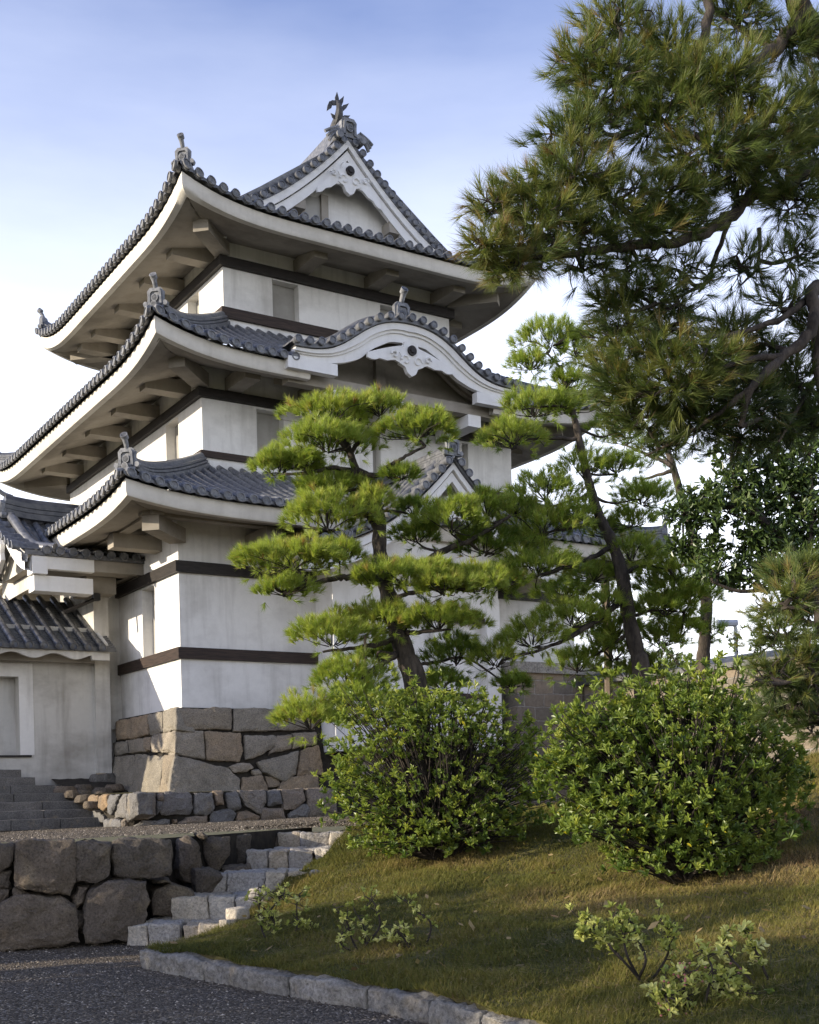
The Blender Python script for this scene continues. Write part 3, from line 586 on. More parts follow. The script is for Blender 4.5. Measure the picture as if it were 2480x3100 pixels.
def arms(par, rf, wall, z0, sides, spots, ln=1.0, w=.34, h=.28, corner=True):
    b = None
    for sd in sides:
        for a in spots[sd]:
            b = MB()
            wl = {'F': wall[2], 'L': wall[0], 'R': wall[1], 'B': wall[3]}[sd]; s_ = -1 if sd in 'FL' else 1
            lo, hi = sorted((wl - s_ * .05, wl + s_ * ln))
            if sd in 'FB': b.box(a - w / 2, a + w / 2, lo, hi, z0, z0 + h)
            else: b.box(lo, hi, a - w / 2, a + w / 2, z0, z0 + h)
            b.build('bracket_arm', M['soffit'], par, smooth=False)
    if corner:
        for uc, vc, su, sv in ((wall[0], wall[2], -1, -1), (wall[0], wall[3], -1, 1), (wall[1], wall[2], 1, -1)):
            b = MB(); d = np.array([su, sv, 0]) / math.sqrt(2); sd_ = np.array([d[1], -d[0], 0]); p = np.array([uc, vc, z0])
            e = p + d * (ln * 1.25); b.prism([p + sd_ * w / 2, p - sd_ * w / 2, p - sd_ * w / 2 + np.array([0, 0, h]), p + sd_ * w / 2 + np.array([0, 0, h])], d * ln * 1.25)
            b.build('bracket_arm', M['soffit'], par, smooth=False)
    # purlin carried by the arms
    q = ln - .22; u0, u1, v0, v1 = wall[0] - q, wall[1] + q, wall[2] - q, wall[3] + q; t_ = .11; z1 = z0 + h; b = MB()
    ex = .25
    b.box(u0 - t_, u0 + t_, v0 - ex, v1 + ex, z1, z1 + .16); b.box(u1 - t_, u1 + t_, v0 - ex, v1 + ex, z1, z1 + .16)
    b.box(u0 - ex, u1 + ex, v0 - t_, v0 + t_, z1 + .003, z1 + .163); b.box(u0 - ex, u1 + ex, v1 - t_, v1 + t_, z1 + .003, z1 + .163)
    b.build('purlin', M['soffit'], par, smooth=False)

def wall_with_holes(mb, axis, fixed, sgn, a0, a1, z0, z1, holes, depth=.22):
    """vertical wall at x=fixed (axis 'L') or y=fixed ('F'); holes (a0,a1,z0,z1) become recesses. Returns recess back planes"""
    A = sorted({a0, a1, *[h[0] for h in holes], *[h[1] for h in holes]}); Z = sorted({z0, z1, *[h[2] for h in holes], *[h[3] for h in holes]})
    P = (lambda a, d, z: (a, fixed + sgn * d, z)) if axis == 'F' else (lambda a, d, z: (fixed + sgn * d, a, z))
    for i in range(len(A) - 1):
        for j in range(len(Z) - 1):
            ca, cz = (A[i] + A[i + 1]) / 2, (Z[j] + Z[j + 1]) / 2
            if any(h[0] < ca < h[1] and h[2] < cz < h[3] for h in holes): continue
            mb.add([P(A[i], 0, Z[j]), P(A[i + 1], 0, Z[j]), P(A[i + 1], 0, Z[j + 1]), P(A[i], 0, Z[j + 1])], [(0, 1, 2, 3)])
    for h in holes:
        for q in (((h[0], h[2]), (h[1], h[2])), ((h[1], h[2]), (h[1], h[3])), ((h[1], h[3]), (h[0], h[3])), ((h[0], h[3]), (h[0], h[2]))):
            (p1, p2) = q; mb.add([P(p1[0], 0, p1[1]), P(p2[0], 0, p2[1]), P(p2[0], depth + .02, p2[1]), P(p1[0], depth + .02, p1[1])], [(0, 1, 2, 3)])
    return P

def storey(name, k, z0, z1, holesF, holesL, bands):
    u0, u1, v0, v1 = TW[k]; mb = MB()
    PF = wall_with_holes(mb, 'F', v0, 1, u0, u1, z0, z1, holesF); PL = wall_with_holes(mb, 'L', u0, 1, v0, v1, z0, z1, holesL)
    mb.grid([[(u1, v0, z0), (u1, v0, z1)], [(u1, v1, z0), (u1, v1, z1)], [(u0, v1, z0), (u0, v1, z1)]])
    o = mb.build(name, M['plaster'], T, smooth=False)
    for PP, hs in ((PF, holesF), (PL, holesL)):
        for h in hs:
            w_ = MB(); w_.prism([PP(h[0] - .02, .22, h[2] - .02), PP(h[1] + .02, .22, h[2] - .02), PP(h[1] + .02, .22, h[3] + .02), PP(h[0] - .02, .22, h[3] + .02)], np.array(PP(0, .3, 0)) - np.array(PP(0, .22, 0)))
            w_.build('window_shutter', M['shutter'], o, smooth=False)
    for (za, zb, mat_, pr, nm) in bands:
        b = MB()
        b.sweep([(u0 - pr, v1 + .01, (za + zb) / 2), (u0 - pr, v0 - pr, (za + zb) / 2)], [(-.001 - pr, -(zb - za) / 2), (-.001 - pr, (zb - za) / 2), (.0, (zb - za) / 2), (.0, -(zb - za) / 2)]) if False else None
        b.box(u0 - pr, u0 + .02, v0 + .02, v1, za, zb); b.box(u0 - pr, u1 + pr, v0 - pr, v0 + .02, za, zb); b.box(u1 - .02, u1 + pr, v0 + .02, v1, za, zb)
        b.build(nm, mat_, o, smooth=False)
    return o
storey('lower_storey', 1, 3.29, 7.35, [], [(1.32, 2.03, 4.46, 5.88)], [(4.24, 4.46, M['brown_wood'], .07, 'timber_band'), (5.92, 6.14, M['black_wood'], .09, 'timber_beam')])
storey('middle_storey', 2, 7.9, 10.75, [(2.24, 2.88, 8.68, 9.72), (5.09, 5.30, 8.68, 9.72), (7.55, 7.72, 8.68, 9.72)], [(2.28, 3.0, 8.68, 9.73), (5.4, 6.1, 8.68, 9.73)], [(8.54, 8.67, M['brown_wood'], .07, 'timber_band'), (9.77, 9.96, M['black_wood'], .10, 'timber_beam')])
storey('upper_storey', 3, 11.4, 14.2, [(3.19, 3.85, 12.18, 13.03), (6.0, 6.65, 12.18, 13.03)], [(3.33, 3.99, 12.18, 13.03), (6.2, 6.9, 12.18, 13.03)], [(11.94, 12.17, M['brown_wood'], .07, 'timber_band'), (13.06, 13.27, M['black_wood'], .10, 'timber_beam')])

# lower ring
D1 = 2.62
r1 = Roof((-1.66, 11.66, -1.66, 12.6), D1, 7.06, lambda o: 1.25 * (.82 * o / 2.62 + .18 * (o / 2.62) ** 2), .23, 3.0, None)
hipmax = lambda rf, D: (lambda sd, a: max(0, min(D, a - rf.rng(sd)[0], rf.rng(sd)[1] - a)))
R1 = eave_ring('lower_roof', T, r1, hipmax(r1, D1), None, 'FLRB', .28, 6.98, TW[1])
hips(R1, r1, (('u0', 'v0'), ('u1', 'v0'), ('u0', 'v1'), ('u1', 'v1')), D1)
arms(R1, r1, TW[1], 6.48, 'FLR', {'F': [1.6, 3.6, 5.6, 7.6, 9.3], 'L': [1.0, 2.6, 4.6, 6.6, 8.6, 10.4], 'R': [1, 3, 5, 7, 9]}, 1.0)
# middle ring, its front broken by the curved gable
D2 = 2.62
r2 = Roof((-.66, 10.66, -.66, 11.6), D2, 10.30, lambda o: 1.45 * (.82 * o / 2.62 + .18 * (o / 2.62) ** 2), .42, 3.0, None)
R2 = eave_ring('middle_roof', T, r2, hipmax(r2, D2), ('F', 2.55, 7.45), 'FLRB', .28, 10.42, TW[2], 1.0)
hips(R2, r2, (('u0', 'v0'), ('u1', 'v0'), ('u0', 'v1'), ('u1', 'v1')), D2)
arms(R2, r2, TW[2], 9.97, 'FLR', {'F': [1.7, 3.4, 5.1, 6.9, 8.4], 'L': [1.7, 3.5, 5.3, 7.1, 8.9], 'R': [2, 4, 6, 8]}, 1.0)
# upper roof: hipped skirt with a gable above
D3 = 1.55; HW = 4.60
r3 = Roof((.40, 9.60, .40, 10.5), D3, 13.70, lambda o: (.42 * (o / HW) + 2.36 * max(0, o / HW) ** 2) if o > 0 else .1 * o, .50, 2.9, None)
VG = 1.58
def om3(sd, a):
    L0, L1 = r3.rng(sd); e = min(a - L0, L1 - a)
    if sd in 'LR': return HW if VG - r3.v0 <= e else max(0, e)
    return max(0, min(D3 + .05, e))
R3 = eave_ring('upper_roof', T, r3, om3, None, 'FLRB', .28, 13.62, TW[3])
arms(R3, r3, TW[3], 13.28, 'FLR', {'F': [3.9, 5.75, 7.6], 'L': [2.6, 4.3, 6.0, 7.8, 8.9], 'R': [3, 5, 7]}, .98)
hips(R3, r3, (('u0', 'v0'), ('u1', 'v0'), ('u0', 'v1'), ('u1', 'v1')), 1.7)

def gable_dress(par, prof, cu, hw, vf, zoff_board, bh, name_board, mat_board, setback, verge_from, verge_r=.078, wall_z=None, wall_v=None, ridge_v=None, window=None, drop_x=None):
    """boards, verge tiles and wall of a straight gable. prof(x): tile height at |x| from the middle"""
    xs_ = np.linspace(-hw, hw, 49)
    for (dt, db, v0_, th, mt) in ((zoff_board, zoff_board - bh * .42, vf, .10, mat_board), (zoff_board - bh * .42, zoff_board - bh, vf + .06, .10, mat_board)):
        b = MB(); rows = []
        for x in xs_:
            k = .75 + .25 * abs(x) / hw; zt, zb = prof(x) + dt, prof(x) + (dt - (dt - db) * k)
            rows.append([(cu + x, v0_, zt), (cu + x, v0_, zb), (cu + x, v0_ + th, zb), (cu + x, v0_ + th, zt), (cu + x, v0_, zt)])
        b.grid(rows); b.build(name_board, mt, par, ang=.5)
    b = MB()                                  # verge: short cover tiles lying across the slope edge
    ln = 0; last = None; x = verge_from
    arc = [];
    for x in np.linspace(0, hw, 400):
        p = np.array([x, prof(x)])
        if last is not None: ln += np.linalg.norm(p - last)
        arc.append((ln, x)); last = p
    n = int(arc[-1][0] / .27)
    for sg in (-1, 1):
        for i in range(n):
            s_ = .20 + i * .27; x = np.interp(s_, [q[0] for q in arc], [q[1] for q in arc])
            if x > hw - .05: continue
            dz = (prof(x + .02) - prof(x - .02)) / .04; tl = math.hypot(1, dz); tx, tz = 1 / tl, dz / tl
            Pq = lambda o, h, da, x=x, tx=tx, tz=tz, sg=sg: (cu + sg * (x + da * tx - h * tz * 1.0), vf - .06 + o, prof(x) + .03 + da * tz + h * tx)
            tube_row(b, Pq, 0, .5, verge_r, .26)
        path = [(cu + sg * x, vf + .46, prof(x) + .08) for x in np.linspace(0.02, hw * .97, 30)]
        b.tube(path, .10, 8); path = [(cu + sg * x, vf + .68, prof(x) + .05) for x in np.linspace(0.02, hw * .97, 30)]; b.tube(path, .08, 8)
        # lip below the verge tiles
        b.grid([[(cu + sg * x, vf - .02, prof(x) + .05), (cu + sg * x, vf - .02, prof(x) - .045)] for x in np.linspace(0, hw, 30)])
        b.grid([[(cu + sg * x, vf - .02, prof(x) - .045), (cu + sg * x, vf + .3, prof(x) - .045)] for x in np.linspace(0, hw, 30)])
    b.build('verge_tiles', M['tile'], par, ang=.9)
prof3 = lambda x: 13.70 + r3.rise(max(0, HW - abs(x)))
gable_dress(R3, prof3, 5.0, 3.4, VG, -.05, .52, 'gable_board', M['trim'], 0, .2)
b = MB(); xs_ = np.linspace(-3.1, 3.1, 41); b.grid([[(5 + x, 2.0, 13.8), (5 + x, 2.0, prof3(x) - .02)] for x in xs_]); gw = b.build('gable_wall', M['plaster'], T, smooth=False)
b = MB(); b.box(4.02, 4.50, 1.965, 2.02, 14.3, 15.12); b.build('window_shutter', M['shutter'], gw, smooth=False)
b = MB(); b.box(4.44, 4.62, 1.90, 1.998, 14.3, 15.2); b.box(3.94, 4.02, 1.93, 1.998, 14.3, 15.2); b.build('window_frame', M['soffit'], gw, smooth=False)
for a_ in (6.1, 3.55): b = MB(); b.box(a_, a_ + .35, 1.66, 1.998, 14.62, 14.88); b.build('purlin_end', M['soffit'], gw, smooth=False)
def pendant(par, cu, cz, v, s, wing, name='carved_pendant'):
    """white carved board hanging from the gable peak, wings along both slopes"""
    b = MB()
    body = [(-.16, .30), (-.20, .12), (-.30, .05), (-.24, -.06), (-.30, -.18), (-.16, -.24), (-.10, -.36), (0, -.42), (.10, -.36), (.16, -.24), (.30, -.18), (.24, -.06), (.30, .05), (.20, .12), (.16, .30)]
    b.prism([(cu + a * s, v, cz + z * s) for a, z in body], (0, .10, 0))
    for sg in (-1, 1):
        k = 11; lo, hi = [], []
        for i in range(k):
            t = i / (k - 1); x = .12 + wing[0] * t; zt = .22 - wing[1] * t ** wing[2]; th = (.34 - .24 * t)
            hi.append((cu + sg * x * s, v + .02, cz + zt * s)); lo.append((cu + sg * x * s, v + .02, cz + (zt - th - .05 * abs(math.sin(t * 9.4))) * s))
        b.prism(hi + lo[::-1], (0, .06, 0))
        for (cx, cz_, r_) in ((.15, -.10, .11), (.42, -.02, .08)):
            ring = [(cu + sg * (cx + r_ * math.cos(a) * (1 - a / 9)) * s, v - .012, cz + (cz_ + r_ * math.sin(a) * (1 - a / 9)) * s) for a in np.linspace(0, 5.4, 16)]
            b.tube(ring, .022 * s, 6)
    o = b.build(name, M['trim'], par, ang=.4)
    b = MB(); b.tube([(cu, v - .05, cz + .12 * s), (cu, v + .05, cz + .12 * s)], .105 * s, 14); b.tube([(cu, v - .075, cz + .12 * s), (cu, v, cz + .12 * s)], .06 * s, 6)
    b.build('boss', M['black_wood'], o, ang=.5); return o
pendant(gw, 5.0, 15.58, VG - .03, 1.0, (.72, .66, 1.15))
# main ridge with fish ornament
b = MB(); rp = [(5.0, v, 16.36 + .16 * ((v - 5.4) / 3.8) ** 2) for v in np.linspace(VG + .05, 9.3, 16)]
MR = [(-.22, 0), (-.22, .12), (-.17, .13), (-.19, .14), (-.19, .22), (-.15, .23), (-.17, .24), (-.17, .34), (-.13, .35)] + [(-.11 * math.cos(t), .37 + .10 * math.sin(t)) for t in np.linspace(.2, math.pi - .2, 7)]
MR += [(-a, z) for a, z in MR[8::-1]]
b.sweep(rp, MR); rid = b.build('main_ridge', M['tile'], R3, ang=.5)
onigawara(rid, (5.0, VG - .02, 16.46), (0, -1, 0), 1.0, horn=False)
for sg in (-1, 1):                         # scrolls under the end tile
    b = MB()
    for k_ in range(3): b.tube(smooth_path([(5 + sg * (.18 + .05 * k_), VG - .03, 16.54 + .05 * k_), (5 + sg * (.40 + .04 * k_), VG - .05, 16.43 + .05 * k_), (5 + sg * (.52 + .05 * k_), VG - .03, 16.27 + .09 * k_)], 4), .04, 6)
    b.tube([(5 + sg * .30, VG - .18, 16.42), (5 + sg * .30, VG + .1, 16.42)], .085, 12)
    b.build('scroll_tile', M['ornament'], rid, ang=.6)
def fish(par, u, v, z, s, dirv, name='fish_ornament'):
    b = MB(); q = lambda y, zz, x=0: (u + x * s, v + dirv * y * s, z + zz * s)
    spine = smooth_path([q(-.30, -.02), q(-.20, .12), q(.02, .32), q(.10, .58), q(.02, .82), q(-.10, .98)], 5)
    rr = np.interp(np.linspace(0, 1, len(spine)), [0, .15, .4, .7, 1], [.10, .19, .16, .10, .05]) * s; b.tube(spine, list(rr), 10)
    def fin(p, tip, wd, nrm=(0, 1, 0)):
        p = np.array(p); tip = np.array(tip); t_ = tip - p; n_ = np.cross(t_, nrm); n_ /= np.linalg.norm(n_)
        b.prism([p - n_ * wd * .5, p + n_ * wd * .5, p + t_ * .45 + n_ * wd * .62, p + t_ * .7 + n_ * wd * .30, tip, p + t_ * .5 - n_ * wd * .45], np.array(nrm) * .035 * s)
    fin(q(-.02, .86), q(-.06, 1.28, .02), .14 * s); fin(q(.02, .75, .05), q(0, 1.18, .26), .14 * s); fin(q(.03, .62, .12), q(0, .98, .46), .13 * s); fin(q(.03, .30, .14), q(0, .56, .50), .15 * s)
    fin(q(0, .84, -.08), q(0, .80, -.34), .16 * s); fin(q(0, .80, -.26), q(0, .45, -.44), .14 * s); fin(q(.03, .28, -.12), q(.03, .40, -.30), .12 * s); fin(q(-.05, .60, .02), q(-.16, .30, .06), .12 * s)
    return b.build(name, M['fish'], par, ang=.5)
fish(rid, 4.98, VG + .40, 16.90, .66, -1); fish(rid, 5.0, 9.0, 16.86, .66, 1)

# curved gable over the middle of the second eave
KG = lambda x: interp(abs(x), [0, .3, .6, .9, 1.2, 1.5, 1.8, 2.1, 2.4, 2.75], [11.40, 11.385, 11.33, 11.21, 11.02, 10.79, 10.60, 10.50, 10.455, 10.45])
KB = lambda x: interp(abs(x), [0, .12, .45, .85, 1.05, 1.12, 1.3, 1.6, 1.9, 2.3, 2.75], [10.98, 11.03, 11.00, 10.80, 10.66, 10.57, 10.47, 10.36, 10.30, 10.27, 10.27])
from functools import lru_cache
_kx = np.linspace(-2.75, 2.75, 111); _kz = np.convolve(np.pad([KG(x) for x in _kx], 5, 'edge'), np.ones(11) / 11, 'valid'); KGs = lambda x: float(np.interp(x, _kx, _kz))
_bz = np.convolve(np.pad([KB(x) for x in _kx], 1, 'edge'), np.ones(3) / 3, 'valid'); KBs = lambda x: float(np.interp(x, _kx, _bz))
VK = -.80; CG = empty('curved_gable'); CG.parent = T
b = MB(); xk = np.linspace(-2.78, 2.78, 90); b.grid([[(5 + x, v, KGs(x) + .10 + .02 * (v > 1)) for v in np.linspace(VK - .06, 2.3, 6)] for x in xk])
b.grid([[(5 + x, VK - .06, KGs(x) + .10), (5 + x, VK - .06, KGs(x) + .02)] for x in xk]); b.grid([[(5 + x, VK - .06, KGs(x) + .02), (5 + x, VK + .5, KGs(x) + .02)] for x in xk])
arc = [(0, -2.72)]
for x in np.linspace(-2.72, 2.72, 300)[1:]: arc.append((arc[-1][0] + math.hypot(x - arc[-1][1], KGs(x) - KGs(arc[-1][1])), x))
nk = int(arc[-1][0] / .262)
for i in range(nk + 1):
    x = np.interp(i * arc[-1][0] / nk, [a[0] for a in arc], [a[1] for a in arc]); dz = (KGs(x + .03) - KGs(x - .03)) / .06; tl = math.hypot(1, dz)
    tube_row(b, lambda o, h, da, x=x, tx=1 / tl, tz=dz / tl: (5 + x + da * tx - h * tz, VK - .10 + o, KGs(x) + .10 + da * tz + h * tx), 0, 3.0, .075, .27)
for off, r_ in ((.42, .11), (.64, .085)): b.tube([(5 + x, VK + off, KGs(x) + .20) for x in np.linspace(-2.6, 2.6, 60)], r_, 8)
kt = b.build('curved_roof', M['tile'], CG, ang=.9)
kr = MB(); kr.sweep([(5.0, v, 11.52) for v in (VK + .35, 0, 1, 2.0)], RIDGE); kr = kr.build('hip_ridge', M['tile'], kt, ang=.5)
onigawara(kt, (5.0, VK + .32, 11.55), (0, -1, 0), .98)
for (f0, f1, dv, nm) in ((0, .36, 0, 'gable_board'), (.36, .52, .05, 'gable_board'), (.52, 1.0, .09, 'gable_board')):
    b = MB(); rows = []
    for x in xk:
        zt, zb = KGs(x) + .01, KBs(x); a_, c_ = zt - (zt - zb) * f0, zt - (zt - zb) * f1
        rows.append([(5 + x * .985, VK + dv, a_), (5 + x * .985, VK + dv, c_), (5 + x * .985, VK + .2, c_), (5 + x * .985, VK + .2, a_)])
    b.grid(rows); b.add(rows[0], [(0, 1, 2, 3)]); b.add(rows[-1], [(3, 2, 1, 0)]); b.build(nm, M['trim'], CG, ang=.5)
for a_, b_ in ((2.12, 3.25), (6.75, 7.88)): b = MB(); b.box(a_, b_, VK + .06, VK + .24, 10.05, 10.285); b.build('board_foot', M['trim'], CG, smooth=False)
b = MB(); b.grid([[(5 + x, .12, 9.98), (5 + x, .12, KGs(x) + .05)] for x in xk]); b.box(4.62, 4.86, -.0, .118, 10.1, 11.2)
for k_ in range(3):
    b.sweep([(5 + x, -.14 - .2 * k_, KGs(x) - .10) for x in np.linspace(.4, 2.4, 18)], [(-.05, -.12), (-.05, .1), (.05, .1), (.05, -.12)])
    b.sweep([(5 - x, -.14 - .2 * k_, KGs(x) - .10) for x in np.linspace(.4, 2.4, 18)], [(-.05, -.12), (-.05, .1), (.05, .1), (.05, -.12)])
b.build('gable_wall', M['soffit'], CG, smooth=False)
b = MB(); b.box(2.3, 7.7, -.36, -.10, 9.90, 10.12); b.build('lintel', M['soffit'], CG, smooth=False)
for u_ in (3.4, 5.1, 6.9): b = MB(); b.box(u_ - .17, u_ + .17, -.42, .9, 9.62, 9.88); b.build('bracket_arm', M['trim'], CG, smooth=False)
pendant(CG, 5.0, 10.72, VK - .03, 1.0, (.95, .30, 1.3))

# projecting bay with its gable on the first storey
BY = empty('front_bay'); BY.parent = T
profb = lambda x: 8.32 - 2.02 * (1 - max(0, 1 - abs(x) / 3.45) ** 1.9)
b = MB(); wall_with_holes(b, 'F', -.72, 1, 3.0, 7.2, 2.4, 7.0, [(3.38, 6.84, 2.95, 5.32)], .2)
b.grid([[(3.0, .05, 2.4), (3.0, .05, 7.0)], [(3.0, -.72, 2.4), (3.0, -.72, 7.0)]]); b.grid([[(7.2, -.72, 2.4), (7.2, -.72, 7.0)], [(7.2, .05, 2.4), (7.2, .05, 7.0)]])
b.build('bay_wall', M['trim'], BY, smooth=False)
b = MB(); b.box(3.37, 6.85, -.5, -.44, 2.9, 5.34); b.build('plaster_panel', M['trim'], BY, smooth=False)
b = MB(); b.box(3.38, 6.84, -.70, -.52, 5.20, 5.318); b.build('lintel', M['brown_wood'], BY, smooth=False)
b = MB(); b.box(3.38, 6.84, -.62, -.5, 3.55, 3.66); b.build('rail', M['brown_wood'], BY, smooth=False)
for u_ in (3.0, 6.86):
    b = MB(); b.box(u_ - .004, u_ + .352, -.745, -.715, 2.4, 5.75); b.build('pilaster', M['trim'], BY, smooth=False)
for a_ in (3.9, 5.5): b = MB(); b.box(a_, a_ + .1, -.66, -.52, 2.9, 5.2); b.build('mullion', M['trim'], BY, smooth=False)
b = MB(); xs_ = np.linspace(-3.5, 3.5, 57); vs_ = np.linspace(-2.1, 1.1, 5); b.grid([[(5.17 + x, v, profb(x)) for v in vs_] for x in xs_])
b.grid([[(5.17 + x, v, profb(x) - .07) for v in vs_] for x in xs_])
for sg in (-1, 1):
    for i in range(11):
        v = -1.35 + .262 * i
        tube_row(b, lambda o, h, da, v=v, sg=sg: (5.17 + sg * (3.5 - o), v + da, profb(3.5 - o) + h), -.05, 3.45, .072, .27)
gb = b.build('bay_roof', M['tile'], BY, ang=.9)
gable_dress(gb, profb, 5.17, 3.5, -2.02, -.10, .44, 'gable_board', M['trim'], 0, .2)
b = MB(); b.grid([[(5.17 + x, -1.45, 6.3), (5.17 + x, -1.45, profb(x) - .05)] for x in np.linspace(-3.2, 3.2, 31)]); b.grid([[(1.9, -1.45, 6.3), (1.9, .02, 6.3)], [(8.2, -1.45, 6.3), (8.2, .02, 6.3)]]); bw = b.build('gable_wall', M['plaster'], BY, smooth=False)
pendant(BY, 5.17, 7.32, -1.93, .72, (.9, .95, 1.0))
b = MB(); b.sweep([(5.17, v, 8.33) for v in (-1.95, -1, 0, 1.1)], RIDGE); kr = b.build('hip_ridge', M['tile'], gb, ang=.5); onigawara(gb, (5.17, -2.0, 8.36), (0, -1, 0), .8, horn=False)
for a_ in (1.75, 8.05): b = MB(); b.box(a_, a_ + .3, -2.0, -.0, 6.05, 6.28); b.build('purlin', M['soffit'], BY, smooth=False)

# ------------------------------------------------------------------ gatehouse joining the tower on the left
GH = empty('connecting_gatehouse', tuple(loc2w(0, 3.2, 0)), ROTZ, 'low weathered plaster gatehouse with tiled pent roof joining the left side of the tower', 'gatehouse')
V0 = 3.2
b = MB(); wall_with_holes(b, 'F', 0, 1, -9, -.70, 1.2, 5.2, [(-4.1, -2.27, 2.50, 4.12)], .34)
b.build('front_wall', M['plaster_old'], GH, smooth=False)
b = MB(); b.box(-4.15, -2.22, .34, .42, 2.45, 4.17); dr = b.build('door_panel', M['plaster_old'], GH, smooth=False)
b = MB(); b.box(-4.5, -2.05, -.05, .0, 2.455, 2.497); b.build('door_sill', M['black_wood'], GH, smooth=False)
b = MB(); b.prism([(-2.27, -.001, 2.5), (-1.98, -.001, 2.5), (-1.98, -.001, 4.4), (-2.27, -.001, 4.12)], (0, -.012, 0)); b.prism([(-4.1, -.001, 4.12), (-2.27, -.001, 4.12), (-1.98, -.001, 4.4), (-4.5, -.001, 4.4)], (0, -.012, 0)); b.build('door_surround', M['plaster'], GH, smooth=False)
b = MB(); b.box(-.70, -.38, -.14, 2.2, 2.1, 6.45); b.box(-.72, -.70, -.02, .06, 1.9, 4.5); b.build('corner_pillar', M['plaster_old'], GH, smooth=False)
b = MB(); b.box(-.39, .02, .25, .5, 1.2, 6.4); b.box(-.39, -.0, .12, .252, 3.05, 3.09); b.build('recessed_wall', M['plaster_old'], GH, smooth=False)
b = MB(); b.box(-.99, -.36, -.62, .3, 5.86, 6.2); b.box(-1.0, -.2, -.66, 0.3, 6.2, 6.5); b.build('bracket_arm', M['soffit'], GH, smooth=False)
# pent roof
PZ = lambda o: 4.70 + .56 * o
pb = MB(); cols = []
L0, L1 = -9.0, -.70; n = int((L1 + .30 - L0) / .30)
for i in range(n * 4 + 1):
    a = L0 + (L1 + .26 - L0) * i / (n * 4); om = 2.35; hol = -.02 * math.sin(math.pi * (i % 4) / 4); col = []
    for c_ in range(26):
        oa, ob = om * c_ / 26, om * (c_ + 1) / 26; col += [(a, -.75 + oa, PZ(oa) + hol + .022), (a, -.75 + ob, PZ(ob) + hol - .008)]
    cols.append(col)
pb.grid(cols)
for i in range(n + 1):
    a = L0 + .15 + .30 * i
    if a > -.5: continue
    tube_row(pb, lambda o, h, da, a=a: (a + da, -.75 + o, PZ(o) + h), -.05, 2.35, .078, .30)
pb.grid([[(a, -.76, 4.71), (a, -.76, 4.62)] for a in (L0, -.44)])
prf = pb.build('pent_roof', M['tile_old'], GH, ang=.9)
b = MB(); top, bot = [], []
for i in range(300):
    a = -9 + 8.44 * i / 299; top.append(a); bot.append(4.50 + .055 * math.cos((a + .85) * 2 * math.pi / .86) if a < -.95 else 4.445)
b.grid([[(top[i], -.70, 4.62), (top[i], -.70, bot[i]), (top[i], -.60, bot[i]), (top[i], -.60, 4.62)] for i in range(300)]); b.add([(top[-1], -.70, 4.62), (top[-1], -.70, bot[-1]), (top[-1], -.6, bot[-1]), (top[-1], -.6, 4.62)], [(0, 1, 2, 3)])
b.build('wavy_fascia', M['plaster_old'], prf, smooth=False)
b = MB(); b.grid([[(-9, -.62, 4.60), (-9, .02, 4.85)], [(-.5, -.62, 4.60), (-.5, .02, 4.85)]]); b.box(-9, -.75, -.3, -.12, 4.42, 4.60); b.build('soffit', M['soffit'], prf, smooth=False)
b = MB(); b.tube([(-.62, -.62, 4.76), (-.62, 1.6, 6.02)], .07, 6); b.build('mortar_joint', M['plaster'], prf)
# upper roof with its gable end facing left
GU = empty('gable_roof'); GU.parent = GH
GZ = lambda y: interp(abs(y), [0, .35, .7, 1.05, 1.4, 1.7], [7.42, 7.18, 6.93, 6.72, 6.56, 6.47])
VR = .38                                   # ridge line (local y)
b = MB(); ys_ = np.linspace(-1.72, 1.72, 29); b.grid([[(u_, VR + y, GZ(y) + (.12 * max(0, (-2.0 - u_)) ** 2)) for y in ys_] for u_ in np.linspace(-2.45, .3, 12)])
for i in range(10):
    u_ = -2.02 + .262 * i
    for sg in (-1, 1): tube_row(b, lambda o, h, da, u_=u_, sg=sg: (u_ + da, VR + sg * (1.72 - o), GZ(1.72 - o) + h), -.05, 1.6, .082, .3)
for sg in (-1, 1):
    for i in range(7):
        y = .12 + .26 * i; tube_row(b, lambda o, h, da, y=y, sg=sg: (-2.66 + o, VR + sg * (y + da * .8), GZ(y) + .06 - da * .55 + h), 0, .5, .08, .26)
    b.tube(smooth_path([(-2.28, VR + sg * .08, 7.52), (-2.30, VR + sg * .45, 7.34), (-2.22, VR + sg * .85, 6.98), (-2.12, VR + sg * 1.2, 6.72), (-2.02, VR + sg * 1.55, 6.60), (-1.85, VR + sg * 1.78, 6.56)], 5), .10, 8)
b.grid([[(u_, VR - 1.74, 6.49), (u_, VR - 1.74, 6.40)] for u_ in (-2.45, .3)])
gr = b.build('gable_tiles', M['tile'], GU, ang=.9)
b = MB(); b.sweep([(u_, VR, 7.44 + .10 * max(0, -1.6 - u_) ** 2) for u_ in np.linspace(-2.42, .1, 12)], MR); rr_ = b.build('main_ridge', M['tile_old'], GU, ang=.5)
onigawara(rr_, (-2.45, VR, 7.42), (-1, 0, 0), .9, horn=False); b = MB(); b.tube(smooth_path([(-2.2, VR, 7.92), (-2.4, VR, 7.98), (-2.6, VR, 8.12)], 4), [.05] * 8 + [.075], 8); b.build('ridge_tip', M['ornament'], rr_)
b = MB(); b.box(-2.22, -1.05, VR - 1.70, VR - 1.50, 6.15, 6.40); b.box(-2.3, -2.0, VR - 1.72, VR - 1.35, 6.04, 6.385); b.build('eave_fascia', M['trim'], GU, smooth=False)
b = MB(); b.box(-2.24, -1.05, VR - 1.60, VR - 1.20, 5.72, 6.03); b.build('purlin', M['trim'], GU, smooth=False)
